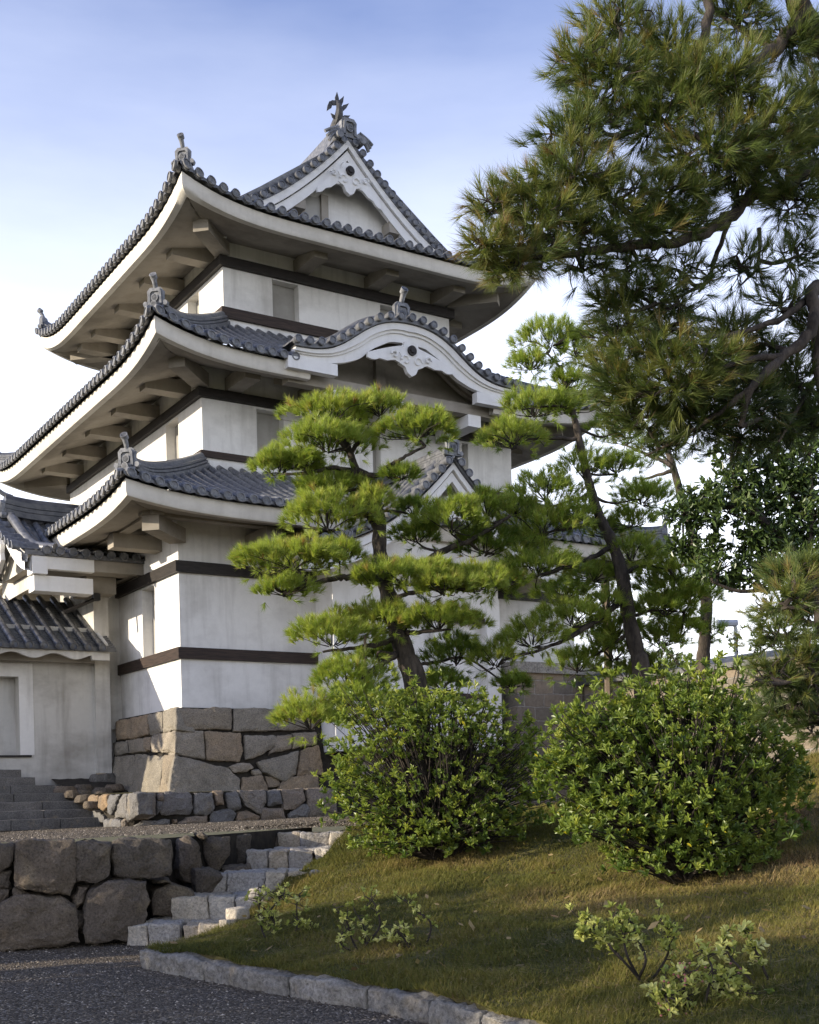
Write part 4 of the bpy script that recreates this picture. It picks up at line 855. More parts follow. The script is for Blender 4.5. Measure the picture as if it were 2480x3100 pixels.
b = MB(); b.box(-1.05, .02, VR - 1.69, VR - 1.48, 6.17, 6.40); b.grid([[(-2.3, VR - 1.6, 6.2), (-2.3, VR + .5, 6.2)], [(0, VR - 1.6, 6.2), (0, VR + .5, 6.2)]]); b.build('soffit', M['soffit'], GU, smooth=False)
for f0, f1, dx in ((0, .5, 0), (.5, 1, .06)):
    b = MB(); rows = []
    for y in np.linspace(-1.68, 1.68, 41):
        zt = GZ(y) - .04; hgt = .34; rows.append([(-2.50 + dx, VR + y, zt - hgt * f0), (-2.50 + dx, VR + y, zt - hgt * f1), (-2.38 + dx, VR + y, zt - hgt * f1), (-2.38 + dx, VR + y, zt - hgt * f0)])
    b.grid(rows); b.build('gable_board', M['trim'], GU, ang=.5)
b = MB(); b.prism([(-2.56, VR + a, 6.72 + z) for a, z in [(-.14, .35), (-.34, .12), (-.30, -.05), (-.36, -.2), (-.2, -.3), (0, -.42), (.2, -.3), (.36, -.2), (.30, -.05), (.34, .12), (.14, .35)]], (.09, 0, 0)); b.build('carved_pendant', M['trim'], GU, ang=.4)
b = MB(); b.grid([[(-2.1, VR + y, 5.9), (-2.1, VR + y, GZ(y) - .05)] for y in np.linspace(-1.4, 1.4, 21)]); b.build('gable_wall', M['plaster_old'], GU, smooth=False)
b = MB(); b.tube([(-.72, -.62, 5.78), (-1.45, -.52, 5.42)], .045, 6); b.box(-.86, -.72, -.68, -.52, 5.70, 5.84); b.build('iron_bracket', M['iron'], GH, smooth=False)

# foundation stone under the pillar, dark rocks beside the stairs, the stairs
_sid[0] += 1
def rock(name, u, v, z, sx_, sy_, sz_, m, label, group=None, amp=.02):
    _sid[0] += 1; pts = [Vector((math.cos(a) * sx_ * R.uniform(.85, 1.1) * (1 - .25 * (h > .5)), math.sin(a) * sy_ * R.uniform(.85, 1.1), h * sz_)) for a in np.linspace(0, 5.5, 8) for h in (-.5, .1, .6)]
    o = stone(name, pts, [Vector((0, 0, -.8 * sz_))], m, None, amp, .03, _sid[0]); o.location = tuple(loc2w(u, v, z)); o.rotation_euler = (0, 0, ROTZ); return tag(o, label, 'rock', group)
rock('foundation_stone', -.62, 2.95, 1.98, .34, .24, .17, M['stone_stair'], 'dark rounded foundation stone under the corner pillar of the gatehouse')
for k, (u_, v_, s_) in enumerate(((-1.75, 1.9, .26), (-1.35, 2.0, .2), (-1.05, 1.7, .22), (-.7, 2.0, .2), (-1.5, 1.5, .16), (-1.62, 1.1, .2), (-1.3, .9, .17), (-1.65, .6, .18), (-1.2, 1.4, .15), (-1.75, 1.5, .15))): rock('dark_rock', u_, v_, 1.36 + .24 * (v_ - .3), s_, s_ * .7, .13, M['stone_wall'], 'dark rough rock lying between the stairs and the low stone wall', 'dark rocks beside the stairs')
SS = empty('stone_stairs', tuple(loc2w(-3.5, 2.5, 0)), ROTZ, 'flight of dressed grey stone stairs rising to the gatehouse door', 'stairs')
zt = [2.185, 2.02, 1.855, 1.69, 1.525, 1.36, 1.20]
for k in range(7):
    v1_ = .55 - .36 * k; v0_ = v1_ - .40; x1 = 1.10 + .175 * k + (0.12 if k > 1 else 0); z1 = zt[k]; z0 = zt[k] - .20; x = -4.5
    cut = R.uniform(.6, 1.3); edges = [x1]
    while edges[-1] > -4: edges.append(edges[-1] - R.uniform(.8, 1.5))
    for a_, b_ in zip(edges[1:], edges[:-1]):
        _sid[0] += 1; fr = [Vector((a_ + .004, v0_, z0)), Vector((b_ - .004, v0_, z0)), Vector((b_ - .004, v0_, z1)), Vector((a_ + .004, v0_, z1))]
        stone('stair_block', fr, [p + Vector((0, .42, 0)) for p in fr], M['stone_stair'], SS, .008, .012, _sid[0], .2)
b = MB()
for k in range(7): b.box(-4.2, 1.0 + .17 * k, .2 - .36 * k, 1.2, .9, zt[k] - .1)
b.build('stair_core', M['dark_gap'], SS)
b = MB(); b.grid([[(u_, v_, 1.30 + .24 * (v_ - .3) + .05 * noise.noise((u_ * 3, v_ * 3, 1))) for v_ in np.linspace(.3, 3.3, 12)] for u_ in np.linspace(-1.65, .3, 12)]); o = b.build('earth_bank', M['dark_gap']); o.location = tuple(loc2w(0, 0, 0)); o.rotation_euler = (0, 0, ROTZ); tag(o, kind='structure')

# ------------------------------------------------------------------ walls to the right of the tower
b = MB(); b.box(0, 2.25, 0, .5, .6, 4.12); gwl = b.build('block_wall', M['blocks'], None, smooth=False); gwl.location = tuple(loc2w(7.45, -1.0, 0)); gwl.rotation_euler = (0, 0, ROTZ)
tag(gwl, 'grey granite block wall with flat capstone right of the tower bay', 'wall')
b = MB(); b.box(-.12, 2.42, -.1, .6, 4.12, 4.36); b.build('capstone', M['stone_kerb'], gwl, smooth=False)
yw = empty('earthen_wall', (4.05, 27.6, 0), 0, 'long ochre stone block wall with dark capping behind the right hand shrub', 'wall')
d_ = np.array([12 - 4.05, 16.7 - 27.6, 0]); L_ = np.linalg.norm(d_); a_ = math.atan2(d_[1], d_[0])
b = MB(); b.box(0, L_, 0, .5, .6, 3.86); o = b.build('wall_body', M['blocks'], yw, smooth=False); o.rotation_euler = (0, 0, a_)
b = MB()
b.sweep([(x, .25, 3.86) for x in np.linspace(-.1, L_, 30)], [(-.42, 0), (-.42, .1), (-.15, .26), (.15, .26), (.42, .1), (.42, 0)]); o = b.build('wall_cap', M['tile_old'], yw); o.rotation_euler = (0, 0, a_)
# ------------------------------------------------------------------ plants
def unit(a): return a / np.maximum(np.linalg.norm(a, axis=-1, keepdims=True), 1e-9)
def needles(P, D, per, length, width, spread, tint, seed=0):
    """P,D (n,3): tuft roots and axes -> vertices of thin needles (one triangle each)"""
    g_ = np.random.default_rng(seed); n = len(P); Pn = np.repeat(P, per, 0); Dn = np.repeat(unit(D), per, 0); k = n * per
    rnd = unit(g_.normal(size=(k, 3))); sp = spread * np.sqrt(g_.random((k, 1)))
    d = unit(Dn * (1 - .35 * sp) + rnd * sp); base = Pn + Dn * (g_.random((k, 1)) - .65) * length * .55
    ln = length * (.7 + .45 * g_.random((k, 1))); sd = unit(np.cross(d, g_.normal(size=(k, 3)))) * width * (.7 + .6 * g_.random((k, 1)))
    V = np.stack([base - sd, base + sd, base + d * ln], 1).reshape(-1, 3)
    t = np.repeat(tint, per) + .16 * (g_.random(k) - .5); old = g_.random(k) > .965
    return V, np.clip(np.where(old, .9 + .1 * g_.random(k), t), 0, 1)

def limb(par, pts, r0, r1, name, mat_='bark', rough=.10, sides=9, n=6, wob=.0):
    p = smooth_path(pts, n); m = len(p); b = MB(); t = np.linspace(0, 1, m); rr = r0 + (r1 - r0) * t ** .85
    p = [q + np.array([R.uniform(-1, 1), R.uniform(-1, 1), R.uniform(-1, 1)]) * wob * rr[i] for i, q in enumerate(p)]
    rr = [x * (1 + R.uniform(-rough, rough)) for x in rr]; b.tube(p, rr, sides)
    o = b.build(name, M[mat_], par, ang=1.2); return p

class Tree:
    def __init__(s, name, label, base, group=None, cat='tree', seed=1):
        s.root = empty(name, tuple(base), 0, label, cat, group); s.b = np.array(base, float); s.nodes = []; s.g = np.random.default_rng(seed); s.seed = seed; s.tw = MB()
    def rel(s, pts): return [np.array(p, float) - s.b for p in pts]
    def trunk(s, pts, r0, r1, name='trunk', **k):
        q = limb(s.root, s.rel(pts), r0, r1, name, **k); s.nodes += q; return q
    def near(s, c): 
        a = np.array(s.nodes); d = np.linalg.norm((a - c) * np.array([1, .7, 1.3]), axis=1) + .9 * np.maximum(0, a[:, 2] - c[2] + .05); return a[int(np.argmin(d))]
    def twig(s, a, b, r0, r1, sag=.1, n=5):
        L_ = np.linalg.norm(b - a); mid = (a + b) / 2 + s.g.normal(size=3) * L_ * .13 + np.array([0, 0, -sag * L_]); s.tw.tube(smooth_path([a, mid, b], n), list(np.linspace(r0, r1, 2 * n + 1)), 5, False)
    def pad(s, c, ax, ay, az, n, needle, width, per, tint, spread=.75, m='needle', flat=True, ntw=9, name='foliage_pad', connect=True, down=.1):
        """a cloud-pruned pad: tufts on the dome of a flat ellipsoid, fed by fine twigs from the nearest branch"""
        c = np.array(c, float) - s.b; g_ = s.g; r_ = np.sqrt(g_.random(n)); a = g_.random(n) * 2 * np.pi
        lump = 1 + .22 * np.sin(a * 3 + g_.random() * 6) + .14 * np.sin(a * 5 + g_.random() * 6)
        x, y = r_ * np.cos(a) * lump, r_ * np.sin(a) * lump; dome = np.sqrt(np.maximum(0, 1 - r_ ** 2))
        bumpy = 1 + .30 * np.sin(x * 5 + g_.random() * 6) * np.sin(y * 5 + g_.random() * 6)
        z = dome * bumpy * (.25 + .75 * np.sqrt(g_.random(n))) - .25
        low = g_.random(n) < down; z = np.where(low, -.45 - .35 * g_.random(n), z)
        P = c + np.stack([x * ax, y * ay, z * az], 1)
        D = np.stack([x * .75, y * .75, np.where(low, -.15, .62 + .3 * dome)], 1) + g_.normal(size=(n, 3)) * .20
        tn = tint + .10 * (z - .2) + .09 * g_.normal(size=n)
        V, t = needles(P, D, per, needle, width, spread, tn, s.seed * 100 + len(s.root.children))
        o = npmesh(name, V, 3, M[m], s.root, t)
        if connect:
            q = s.near(c); core = c + np.array([0, 0, -.35 * az])
            if np.linalg.norm(q - core) > .05: s.twig(q, core, .018 + .012 * ax, .012, .05)
            for i in g_.choice(n, min(n, ntw), False):
                s.twig(core + (P[i] - core) * .12, P[i] - unit(D[i]) * .03, .008, .003, -.02, 3)
        s.flush(o); return o
    def cloud(s, c, ax, ay, az, n, needle, width, per, tint, m='needle_dim', spread=.62, ntw=24, up=.35, name='foliage_clump'):
        c = np.array(c, float) - s.b; g_ = s.g; q = s.near(c); 
        d = unit(g_.normal(size=(n, 3))); rr = g_.random((n, 1)) ** .45; P = c + d * rr * np.array([ax, ay, az])
        P += g_.normal(size=(n, 3)) * .04
        D = d * .7 + np.array([0, 0, up]) + unit(P - q) * .35 + g_.normal(size=(n, 3)) * .25
        tn = tint + .12 * d[:, 2] * rr[:, 0] + .35 * (rr[:, 0] - .75) + .13 * g_.normal(size=n)  # clump interior darkened and outer tips lightened in the tint, as painted shading
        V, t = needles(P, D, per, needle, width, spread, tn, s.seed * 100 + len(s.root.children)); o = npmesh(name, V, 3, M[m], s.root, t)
        s.twig(q, c, .016 + .02 * ax, .012, .02, 6); hubs = [c]
        for k in range(5):
            h = c + unit(g_.normal(size=3)) * np.array([ax, ay, az]) * .5; s.twig(c, h, .012, .008, 0, 4); hubs.append(h)
        H = np.array(hubs)
        for i in g_.choice(n, min(n, ntw), False):
            h = H[int(np.argmin(np.linalg.norm(H - P[i], axis=1)))]; s.twig(h, P[i], .007, .003, -.03, 3)
        s.flush(o); return o
    def leafcloud(s, c, ax, ay, az, n, L_, W_, m, tint=.5, per=7, name='foliage', connect=True, droop=.0, shell=.6):
        c = np.array(c, float) - s.b; g_ = s.g; d = unit(g_.normal(size=(n, 3))); rr = shell + (1 - shell) * g_.random((n, 1)) ** .7
        rr *= 1 + .18 * np.sin(d[:, :1] * 6 + 1) * np.sin(d[:, 2:] * 7)
        P = c + d * rr * np.array([ax, ay, az]); D = d * .6 + np.array([0, 0, .55 - droop]) + g_.normal(size=(n, 3)) * .25
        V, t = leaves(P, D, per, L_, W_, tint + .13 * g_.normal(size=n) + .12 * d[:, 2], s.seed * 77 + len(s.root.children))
        o = npmesh(name, V, 4, M[m], s.root, t)
        if connect:
            q = s.near(c); s.twig(q, c, .02, .012, 0)
            for i in g_.choice(n, min(n, 14), False): s.twig(c, P[i], .008, .003, -.05, 3)
        s.flush(o); return o
    def flush(s, par):
        if s.tw.v: s.tw.build('twigs', M['twig'], par); s.tw = MB()
    def done(s, name='twigs'):
        if s.tw.v: s.tw.build(name, M['twig'], s.root)
def leaves(P, D, per, L_, W_, tint, seed=0, opening=.9):
    """rosettes of folded leaves: each leaf two quads... kept to one kite-shaped folded quad pair"""
    g_ = np.random.default_rng(seed); k = len(P) * per; Pn = np.repeat(P, per, 0); Dn = np.repeat(unit(D), per, 0)
    rnd = unit(g_.normal(size=(k, 3))); d = unit(Dn * .55 + rnd * opening * (.45 + .55 * g_.random((k, 1)))); sd = unit(np.cross(d, unit(Dn + g_.normal(size=(k, 3)) * .4))); nr = np.cross(sd, d)
    ln = L_ * (.65 + .6 * g_.random((k, 1))); wd = W_ * (.7 + .5 * g_.random((k, 1))) * .5; base = Pn - Dn * g_.random((k, 1)) * L_ * .5
    m1, m2 = base + d * ln * .35, base + d * ln * .72 - nr * ln * .04; tip = base + d * ln - nr * ln * .10; up = nr * wd * .45
    # left half and right half of the blade, folded along the midrib
    A = np.stack([base, m1 + sd * wd * .9 + up, m2 + sd * wd + up, tip], 1); B = np.stack([base, tip, m2 - sd * wd + up, m1 - sd * wd * .9 + up], 1)
    V = np.concatenate([A, B], 1).reshape(-1, 3); t = np.repeat(np.repeat(tint, per) + .10 * (g_.random(k) - .5), 2)
    rare = np.repeat(g_.random(k) > .995, 2); return V, np.clip(np.where(rare, 1.0, np.minimum(t, .97)), 0, 1)

# --- the cloud-pruned pine in front of the tower
Y1 = 16.0; px = Y1 / 2544.0
p1 = lambda x, y, dy=0.: at(x, y, Y1 + dy)
base = p1(884, 1470); base[2] = 1.05
t1 = Tree('pine_tree', 'cloud pruned pine with bright green layered pads standing before the white tower bay', base, 'garden pines', seed=3)
t1.trunk([base, p1(878, 1462), p1(856, 1385), p1(838, 1330), p1(822, 1268), p1(806, 1205), p1(799, 1145), p1(801, 1098)], .165, .085, rough=.08, sides=14)
t1.trunk([p1(801, 1100), p1(795, 1070), p1(770, 1035), p1(748, 985), p1(738, 955), p1(725, 925)], .080, .04, rough=.08)
BR = [([(795, 1110, 0), (772, 1085, -.1), (740, 1066, -.2), (690, 1080, -.3)], .05), ([(808, 1213, 0), (760, 1214, -.2), (715, 1216, -.3), (660, 1228, -.4), (600, 1245, -.4), (560, 1222, -.45)], .055), ([(820, 1205, 0), (880, 1188, .1), (940, 1158, .2), (985, 1140, .25), (1030, 1115, .3), (1075, 1085, .3)], .06),
      ([(750, 990, 0), (790, 1000, -.1), (822, 980, -.15), (855, 960, -.2), (895, 940, -.2)], .045), ([(752, 995, 0), (700, 985, -.1), (650, 995, -.2), (590, 1000, -.2)], .04), ([(735, 950, 0), (700, 915, -.1), (680, 890, 0)], .035), ([(738, 955, 0), (775, 905, .1), (800, 880, .1)], .035),
      ([(838, 1345, 0), (795, 1357, -.2), (745, 1365, -.3), (680, 1372, -.4)], .045), ([(842, 1335, 0), (890, 1330, -.2), (950, 1325, -.2)], .04), ([(845, 1370, 0), (808, 1395, -.3), (765, 1425, -.5), (700, 1470, -.7), (640, 1515, -.9)], .05), ([(824, 1262, 0), (860, 1250, -.3), (920, 1240, -.4), (985, 1240, -.5)], .04), ([(985, 1140, .25), (1010, 1160, .5), (1040, 1165, .6)], .03), ([(865, 1400, 0), (920, 1395, .4), (980, 1385, .5), (1060, 1435, .5)], .03)]
for pts, r_ in BR: t1.trunk([p1(x, y, d) for x, y, d in pts], r_, r_ * .35, 'branch', rough=.12, wob=.35)
PADS = [(700, 872, 92, 40, 0, .62), (800, 862, 62, 36, .1, .62), (880, 908, 92, 36, -.2, .58), (690, 934, 108, 42, -.25, .56), (590, 982, 68, 32, -.2, .55), (640, 975, 50, 22, -.2, .5), (845, 1002, 42, 20, -.1, .4), (705, 1030, 92, 32, .15, .52), (690, 1092, 108, 54, -.3, .60), (785, 1062, 48, 40, -.2, .64), (615, 1182, 122, 38, -.45, .62), (600, 1243, 62, 26, -.5, .55), (715, 1168, 58, 28, -.1, .52),
        (950, 1100, 88, 52, .1, .55), (1025, 1072, 60, 42, .35, .52), (1020, 1150, 80, 48, .6, .30), (880, 1130, 55, 30, .5, .32), (850, 1218, 125, 34, -.4, .60), (935, 1238, 78, 34, -.6, .62), (1000, 1232, 80, 36, -.4, .60), (700, 1342, 92, 46, -.4, .60), (800, 1312, 95, 40, -.1, .60), (920, 1312, 98, 38, -.2, .56), (735, 1430, 88, 48, -.45, .5), (655, 1515, 92, 46, -.9, .60), (760, 1478, 80, 40, -.6, .5), (800, 1385, 55, 32, .5, .25), (960, 1382, 72, 46, .5, .25), (930, 1440, 52, 36, .3, .28), (1080, 1440, 42, 22, .5, .25), (870, 1075, 45, 28, .5, .3)]  # low tints paint the dimness of the pads at the back
for i, (x, y, w_, h_, d, tn) in enumerate(PADS):
    ax = w_ * px; n = int(270 * math.pi * ax * ax * .75) + 40
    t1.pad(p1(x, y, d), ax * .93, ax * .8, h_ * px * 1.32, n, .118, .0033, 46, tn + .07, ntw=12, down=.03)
t1.done()
# --- the second garden pine, looser, behind on the right
Y2 = 17.0; px = Y2 / 2544.0; p2 = lambda x, y, dy=0.: at(x, y, Y2 + dy)
base = p2(1358, 1470); base[2] = 1.1
t2 = Tree('pine_tree', 'taller leaning garden pine with looser pads, dark bare trunk beside the ochre wall', base, 'garden pines', seed=5)
t2.trunk([base, p2(1352, 1430), p2(1340, 1368), p2(1322, 1288), p2(1309, 1205), p2(1288, 1140), p2(1262, 1085), p2(1244, 1030), p2(1227, 960), p2(1212, 890), p2(1196, 830), p2(1180, 770)], .135, .03, rough=.1, sides=12)
BR2 = [([(1316, 1262, 0), (1250, 1312, -.3), (1160, 1360, -.5), (1060, 1390, -.7)], .05), ([(1290, 1150, 0), (1235, 1178, -.2), (1160, 1205, -.4), (1080, 1225, -.5)], .045), ([(1215, 925, 0), (1150, 922, -.1), (1080, 930, -.2)], .035), ([(1245, 1042, 0), (1195, 1056, -.2), (1130, 1080, -.3)], .035), ([(1309, 1212, 0), (1350, 1190, .1), (1410, 1200, .2)], .035), ([(1265, 1095, 0), (1200, 1112, -.2), (1130, 1125, -.3)], .035), ([(1182, 775, 0), (1150, 745, 0), (1120, 765, -.1)], .02), ([(1190, 815, 0), (1225, 780, .1), (1235, 750, .1)], .02), ([(1325, 1300, 0), (1380, 1285, .3), (1440, 1290, .4)], .03), ([(1330, 1330, 0), (1270, 1370, .3), (1215, 1400, .4)], .03), ([(1205, 860, 0), (1160, 855, -.1), (1100, 862, -.1)], .025), ([(1248, 1045, 0), (1290, 1060, .2), (1345, 1050, .3)], .025)]
for pts, r_ in BR2: t2.trunk([p2(x, y, d) for x, y, d in pts], r_, r_ * .3, 'branch', rough=.12, wob=.4)
PADS2 = [(1160, 715, 78, 36, 0, .48), (1212, 735, 40, 36, .1, .45), (1118, 768, 45, 26, -.1, .48), (1195, 805, 42, 26, 0, .45), (1125, 862, 68, 38, -.1, .52), (1200, 855, 62, 34, .1, .48), (1080, 922, 66, 32, -.2, .55), (1230, 990, 62, 46, .1, .52), (1150, 1040, 78, 42, -.2, .5), (1140, 1110, 86, 50, -.3, .54), (1215, 1085, 45, 36, -.2, .5), (1085, 1070, 45, 32, -.3, .5), (1130, 1200, 92, 36, -.4, .5), (1050, 1225, 60, 30, -.5, .5), (1330, 1168, 70, 40, .2, .55), (1420, 1205, 80, 40, .2, .52),
         (1045, 1388, 48, 36, -.7, .54), (1120, 1345, 66, 38, -.5, .54), (1205, 1302, 76, 40, -.3, .54), (1275, 1270, 46, 36, -.1, .54), (1400, 1285, 72, 30, .3, .42), (1290, 1375, 55, 40, .4, .4), (1215, 1400, 60, 36, .4, .34), (1350, 1050, 60, 30, .3, .4), (1300, 985, 50, 30, .2, .42), (1380, 1405, 50, 30, .5, .4), (1330, 1100, 46, 30, .3, .42), (1250, 1340, 60, 36, .5, .36), (1320, 1420, 60, 30, .6, .34), (1430, 1330, 56, 34, .6, .36), (1100, 1150, 56, 32, -.1, .5), (1250, 1210, 50, 30, .3, .42), (1190, 1250, 56, 30, .3, .42), (1400, 1240, 60, 34, .4, .42), (1300, 1330, 50, 34, .3, .4), (1450, 1260, 60, 34, .5, .38), (1390, 1350, 56, 36, .6, .36), (1290, 900, 46, 30, .4, .38), (1275, 1120, 40, 28, .3, .45)]
for i, (x, y, w_, h_, d, tn) in enumerate(PADS2):
    tn = max(tn, .44) + .08
    ax = w_ * px; n = int(235 * math.pi * ax * ax * .75) + 36
    t2.pad(p2(x, y, d), ax * 1.06, ax * .9, h_ * px * 1.34, n, .13, .0032, 40, tn, spread=.8, ntw=16, down=.10)
t2.done()
# --- thin bare pine trunk behind
Y3 = 19.0; p3 = lambda x, y, dy=0.: at(x, y, Y3 + dy); base = p3(1482, 1480); base[2] = 1.2
t3 = Tree('pine_tree', 'slender pale pine trunk with sparse dark tufts rising right of the leaning pine', base, 'garden pines', seed=8)
t3.trunk([base, p3(1480, 1430), p3(1484, 1350), p3(1488, 1270), p3(1476, 1200), p3(1458, 1130), p3(1436, 1050), p3(1418, 985), p3(1400, 930)], .12, .05, rough=.1, sides=12)
for pts in ([(1485, 1300, 0), (1440, 1305, -.2), (1370, 1290, -.3)], [(1470, 1180, 0), (1420, 1195, .2), (1360, 1190, .3)], [(1415, 980, 0), (1370, 960, .2), (1310, 935, .4)], [(1420, 990, 0), (1350, 1010, .2)]): t3.trunk([p3(*q) for q in pts], .04, .014, 'branch', wob=.4)
for (x, y, w_, h_, d, tn) in ((1470, 1240, 70, 34, .2, .36), (1375, 1275, 70, 30, -.3, .45), (1390, 945, 70, 40, .2, .35), (1320, 925, 60, 36, .4, .34), (1360, 1035, 60, 26, .2, .36), (1500, 1330, 40, 30, 0, .3)):
    ax = w_ * Y3 / 2544; t3.pad(p3(x, y, d), ax, ax * .8, h_ * Y3 / 2544, int(60 * math.pi * ax * ax) + 18, .15, .003, 40, tn, spread=.85, ntw=14, down=.2)
t3.done()

# --- the big old pine leaning in from the right
YB = 10.0; pB = lambda x, y, dy=0.: at(x, y, YB + dy); base = at(2080, 1700, 11.5); base[2] = 1.6
tb = Tree('pine_tree', 'large old pine with dark crooked limbs and shaggy foliage leaning in from the right edge', base, None, seed=9)
tb.trunk([base, at(2030, 1300, 11.3), at(1940, 900, 11), at(1880, 600, 10.8), at(1830, 330, 10.6), at(1770, 150, 10.4), at(1690, 30, 10.2), at(1640, -120, 10), at(1590, -260, 10), at(1560, -380, 10)], .24, .03, sides=14)
LB = [([(1900, 700, 1), (1800, 520, .8), (1725, 352, .3), (1650, 400, .1), (1584, 411, 0), (1518, 468, -.1), (1450, 502, -.2), (1366, 516, -.3), (1280, 524, -.4), (1200, 536, -.5), (1100, 545, -.6)], .085), ([(1990, 1100, 1.2), (1880, 720, .8), (1725, 600, .2), (1714, 690, 0), (1655, 748, -.1), (1580, 820, -.2), (1560, 900, -.1)], .085), ([(1720, 610, .2), (1650, 668, 0), (1560, 700, -.1), (1480, 710, -.2), (1440, 680, -.2)], .035),
      ([(1690, 30, .2), (1640, 95, .1), (1600, 120, 0), (1520, 190, -.2), (1450, 240, -.3)], .07), ([(1640, 100, .1), (1560, 60, .3), (1500, 20, .3)], .04), ([(1500, -40, .2), (1482, 90, .1), (1440, 195, 0), (1370, 250, -.2), (1280, 300, -.4), (1210, 300, -.5)], .045), ([(1440, 195, 0), (1350, 150, -.2), (1250, 130, -.3), (1180, 110, -.4)], .035), ([(1640, 380, .1), (1600, 300, -.1), (1580, 200, -.2)], .03), ([(1590, 412, 0), (1585, 330, -.2), (1520, 280, -.4), (1440, 290, -.5)], .035), ([(1366, 514, -.3), (1300, 430, -.4), (1200, 390, -.5), (1130, 380, -.6)], .03), ([(1200, 536, -.5), (1120, 480, -.6), (1040, 440, -.7)], .025), ([(1180, 540, -.5), (1080, 540, -.7), (1020, 520, -.8)], .022), ([(1550, 430, 0), (1505, 545, .1), (1492, 590, 0), (1440, 620, -.1), (1380, 640, -.2)], .025), ([(1600, 480, .1), (1595, 560, .1), (1560, 600, 0)], .02),
      ([(1655, 748, -.1), (1560, 760, -.2), (1470, 800, -.3), (1380, 830, -.3)], .035), ([(1580, 820, -.2), (1500, 880, -.1), (1420, 930, .1), (1360, 960, .2)], .03), ([(1730, 780, .3), (1680, 860, .2), (1640, 930, .1)], .03), ([(1725, 640, .2), (1720, 760, .2), (1735, 900, .2)], .06)]
for pts, r_ in LB: tb.trunk([pB(*q) for q in pts], r_, max(r_ * .28, .008), 'branch', rough=.12, wob=.35, sides=8)
CL = [(1300, 55, 95, 60, 0, .45), (1215, 130, 62, 52, -.3, .5), (1290, 175, 105, 66, -.3, .42), (1400, 110, 95, 70, 0, .45), (1200, 290, 78, 46, -.5, .36), (1255, 250, 70, 50, -.3, .3), (1400, 255, 110, 62, -.3, .36), (1530, 175, 100, 78, -.3, .5), (1620, 255, 100, 78, -.2, .46), (1500, 320, 120, 58, -.4, .46), (1670, 90, 75, 55, .2, .3), (1560, 40, 80, 45, .3, .35), (1200, 375, 95, 50, -.6, .46), (1110, 405, 60, 40, -.6, .5), (1040, 440, 48, 40, -.7, .55), (1150, 455, 95, 48, -.6, .5), (1290, 420, 110, 56, -.4, .5), (1410, 410, 95, 58, -.3, .42), (1540, 385, 90, 46, -.2, .4), (1670, 420, 70, 70, .1, .36), (1030, 512, 52, 40, -.8, .58), (1105, 530, 88, 40, -.7, .52), (1070, 568, 50, 28, -.7, .6), (1215, 495, 92, 36, -.5, .42), (1330, 480, 90, 34, -.4, .36), (1440, 470, 80, 34, -.2, .36),
      (1340, 555, 90, 34, -.2, .25), (1230, 570, 60, 24, -.4, .3), (1560, 560, 75, 44, 0, .26), (1440, 575, 80, 40, 0, .25), (1340, 620, 85, 40, -.2, .4), (1430, 640, 80, 36, -.1, .3), (1640, 640, 70, 34, .1, .3), (1680, 540, 55, 60, .2, .25), (1300, 700, 62, 36, -.3, .42), (1380, 740, 90, 44, -.3, .45), (1480, 760, 100, 44, -.3, .52), (1420, 815, 95, 44, -.3, .48), (1310, 800, 70, 46, -.2, .36), (1560, 850, 110, 56, .1, .18), (1680, 800, 70, 70, .3, .18), (1350, 880, 80, 46, .1, .3), (1480, 890, 100, 46, .1, .18), (1640, 900, 95, 50, .4, .15), (1410, 940, 60, 32, .2, .28), (1590, 740, 80, 40, .3, .25), (1710, 690, 40, 50, .3, .3), (1705, 300, 50, 70, .2, .4), (1280, 640, 45, 30, -.2, .4), (1715, 200, 40, 60, .2, .4), (1600, 330, 90, 45, -.2, .45), (1450, 180, 90, 60, -.2, .45), (1320, 840, 60, 40, .1, .38), (1400, 690, 80, 34, .1, .38), (1540, 700, 70, 40, .2, .36), (1620, 800, 80, 60, .4, .2), (1530, 810, 80, 50, .2, .2), (1450, 860, 80, 40, .1, .28), (1280, 760, 50, 36, -.1, .42), (1700, 880, 50, 50, .4, .18), (1560, 920, 80, 40, .3, .2), (1560, -60, 110, 60, .2, .4), (1660, -140, 110, 70, .3, .4), (1540, -220, 110, 70, 0, .42), (1580, -350, 90, 70, 0, .45), (1790, 120, 90, 80, .5, .4), (1850, 360, 90, 80, .8, .4), (1830, 620, 90, 70, .9, .35)]  # lowest tints paint shade into the clumps of the shadowed mass
pxB = YB / 2544
for i, (x, y, w_, h_, d, tn) in enumerate(CL):
    ax, az = w_ * pxB, h_ * pxB; den = 560 if tn > .27 else 500
    sparse = .55 if (x, y) in ((1340, 555), (1230, 570), (1560, 560), (1440, 575), (1640, 640), (1680, 540), (1430, 640), (1410, 940)) else 1
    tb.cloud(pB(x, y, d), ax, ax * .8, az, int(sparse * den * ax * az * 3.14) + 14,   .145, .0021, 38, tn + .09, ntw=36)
tb.done()
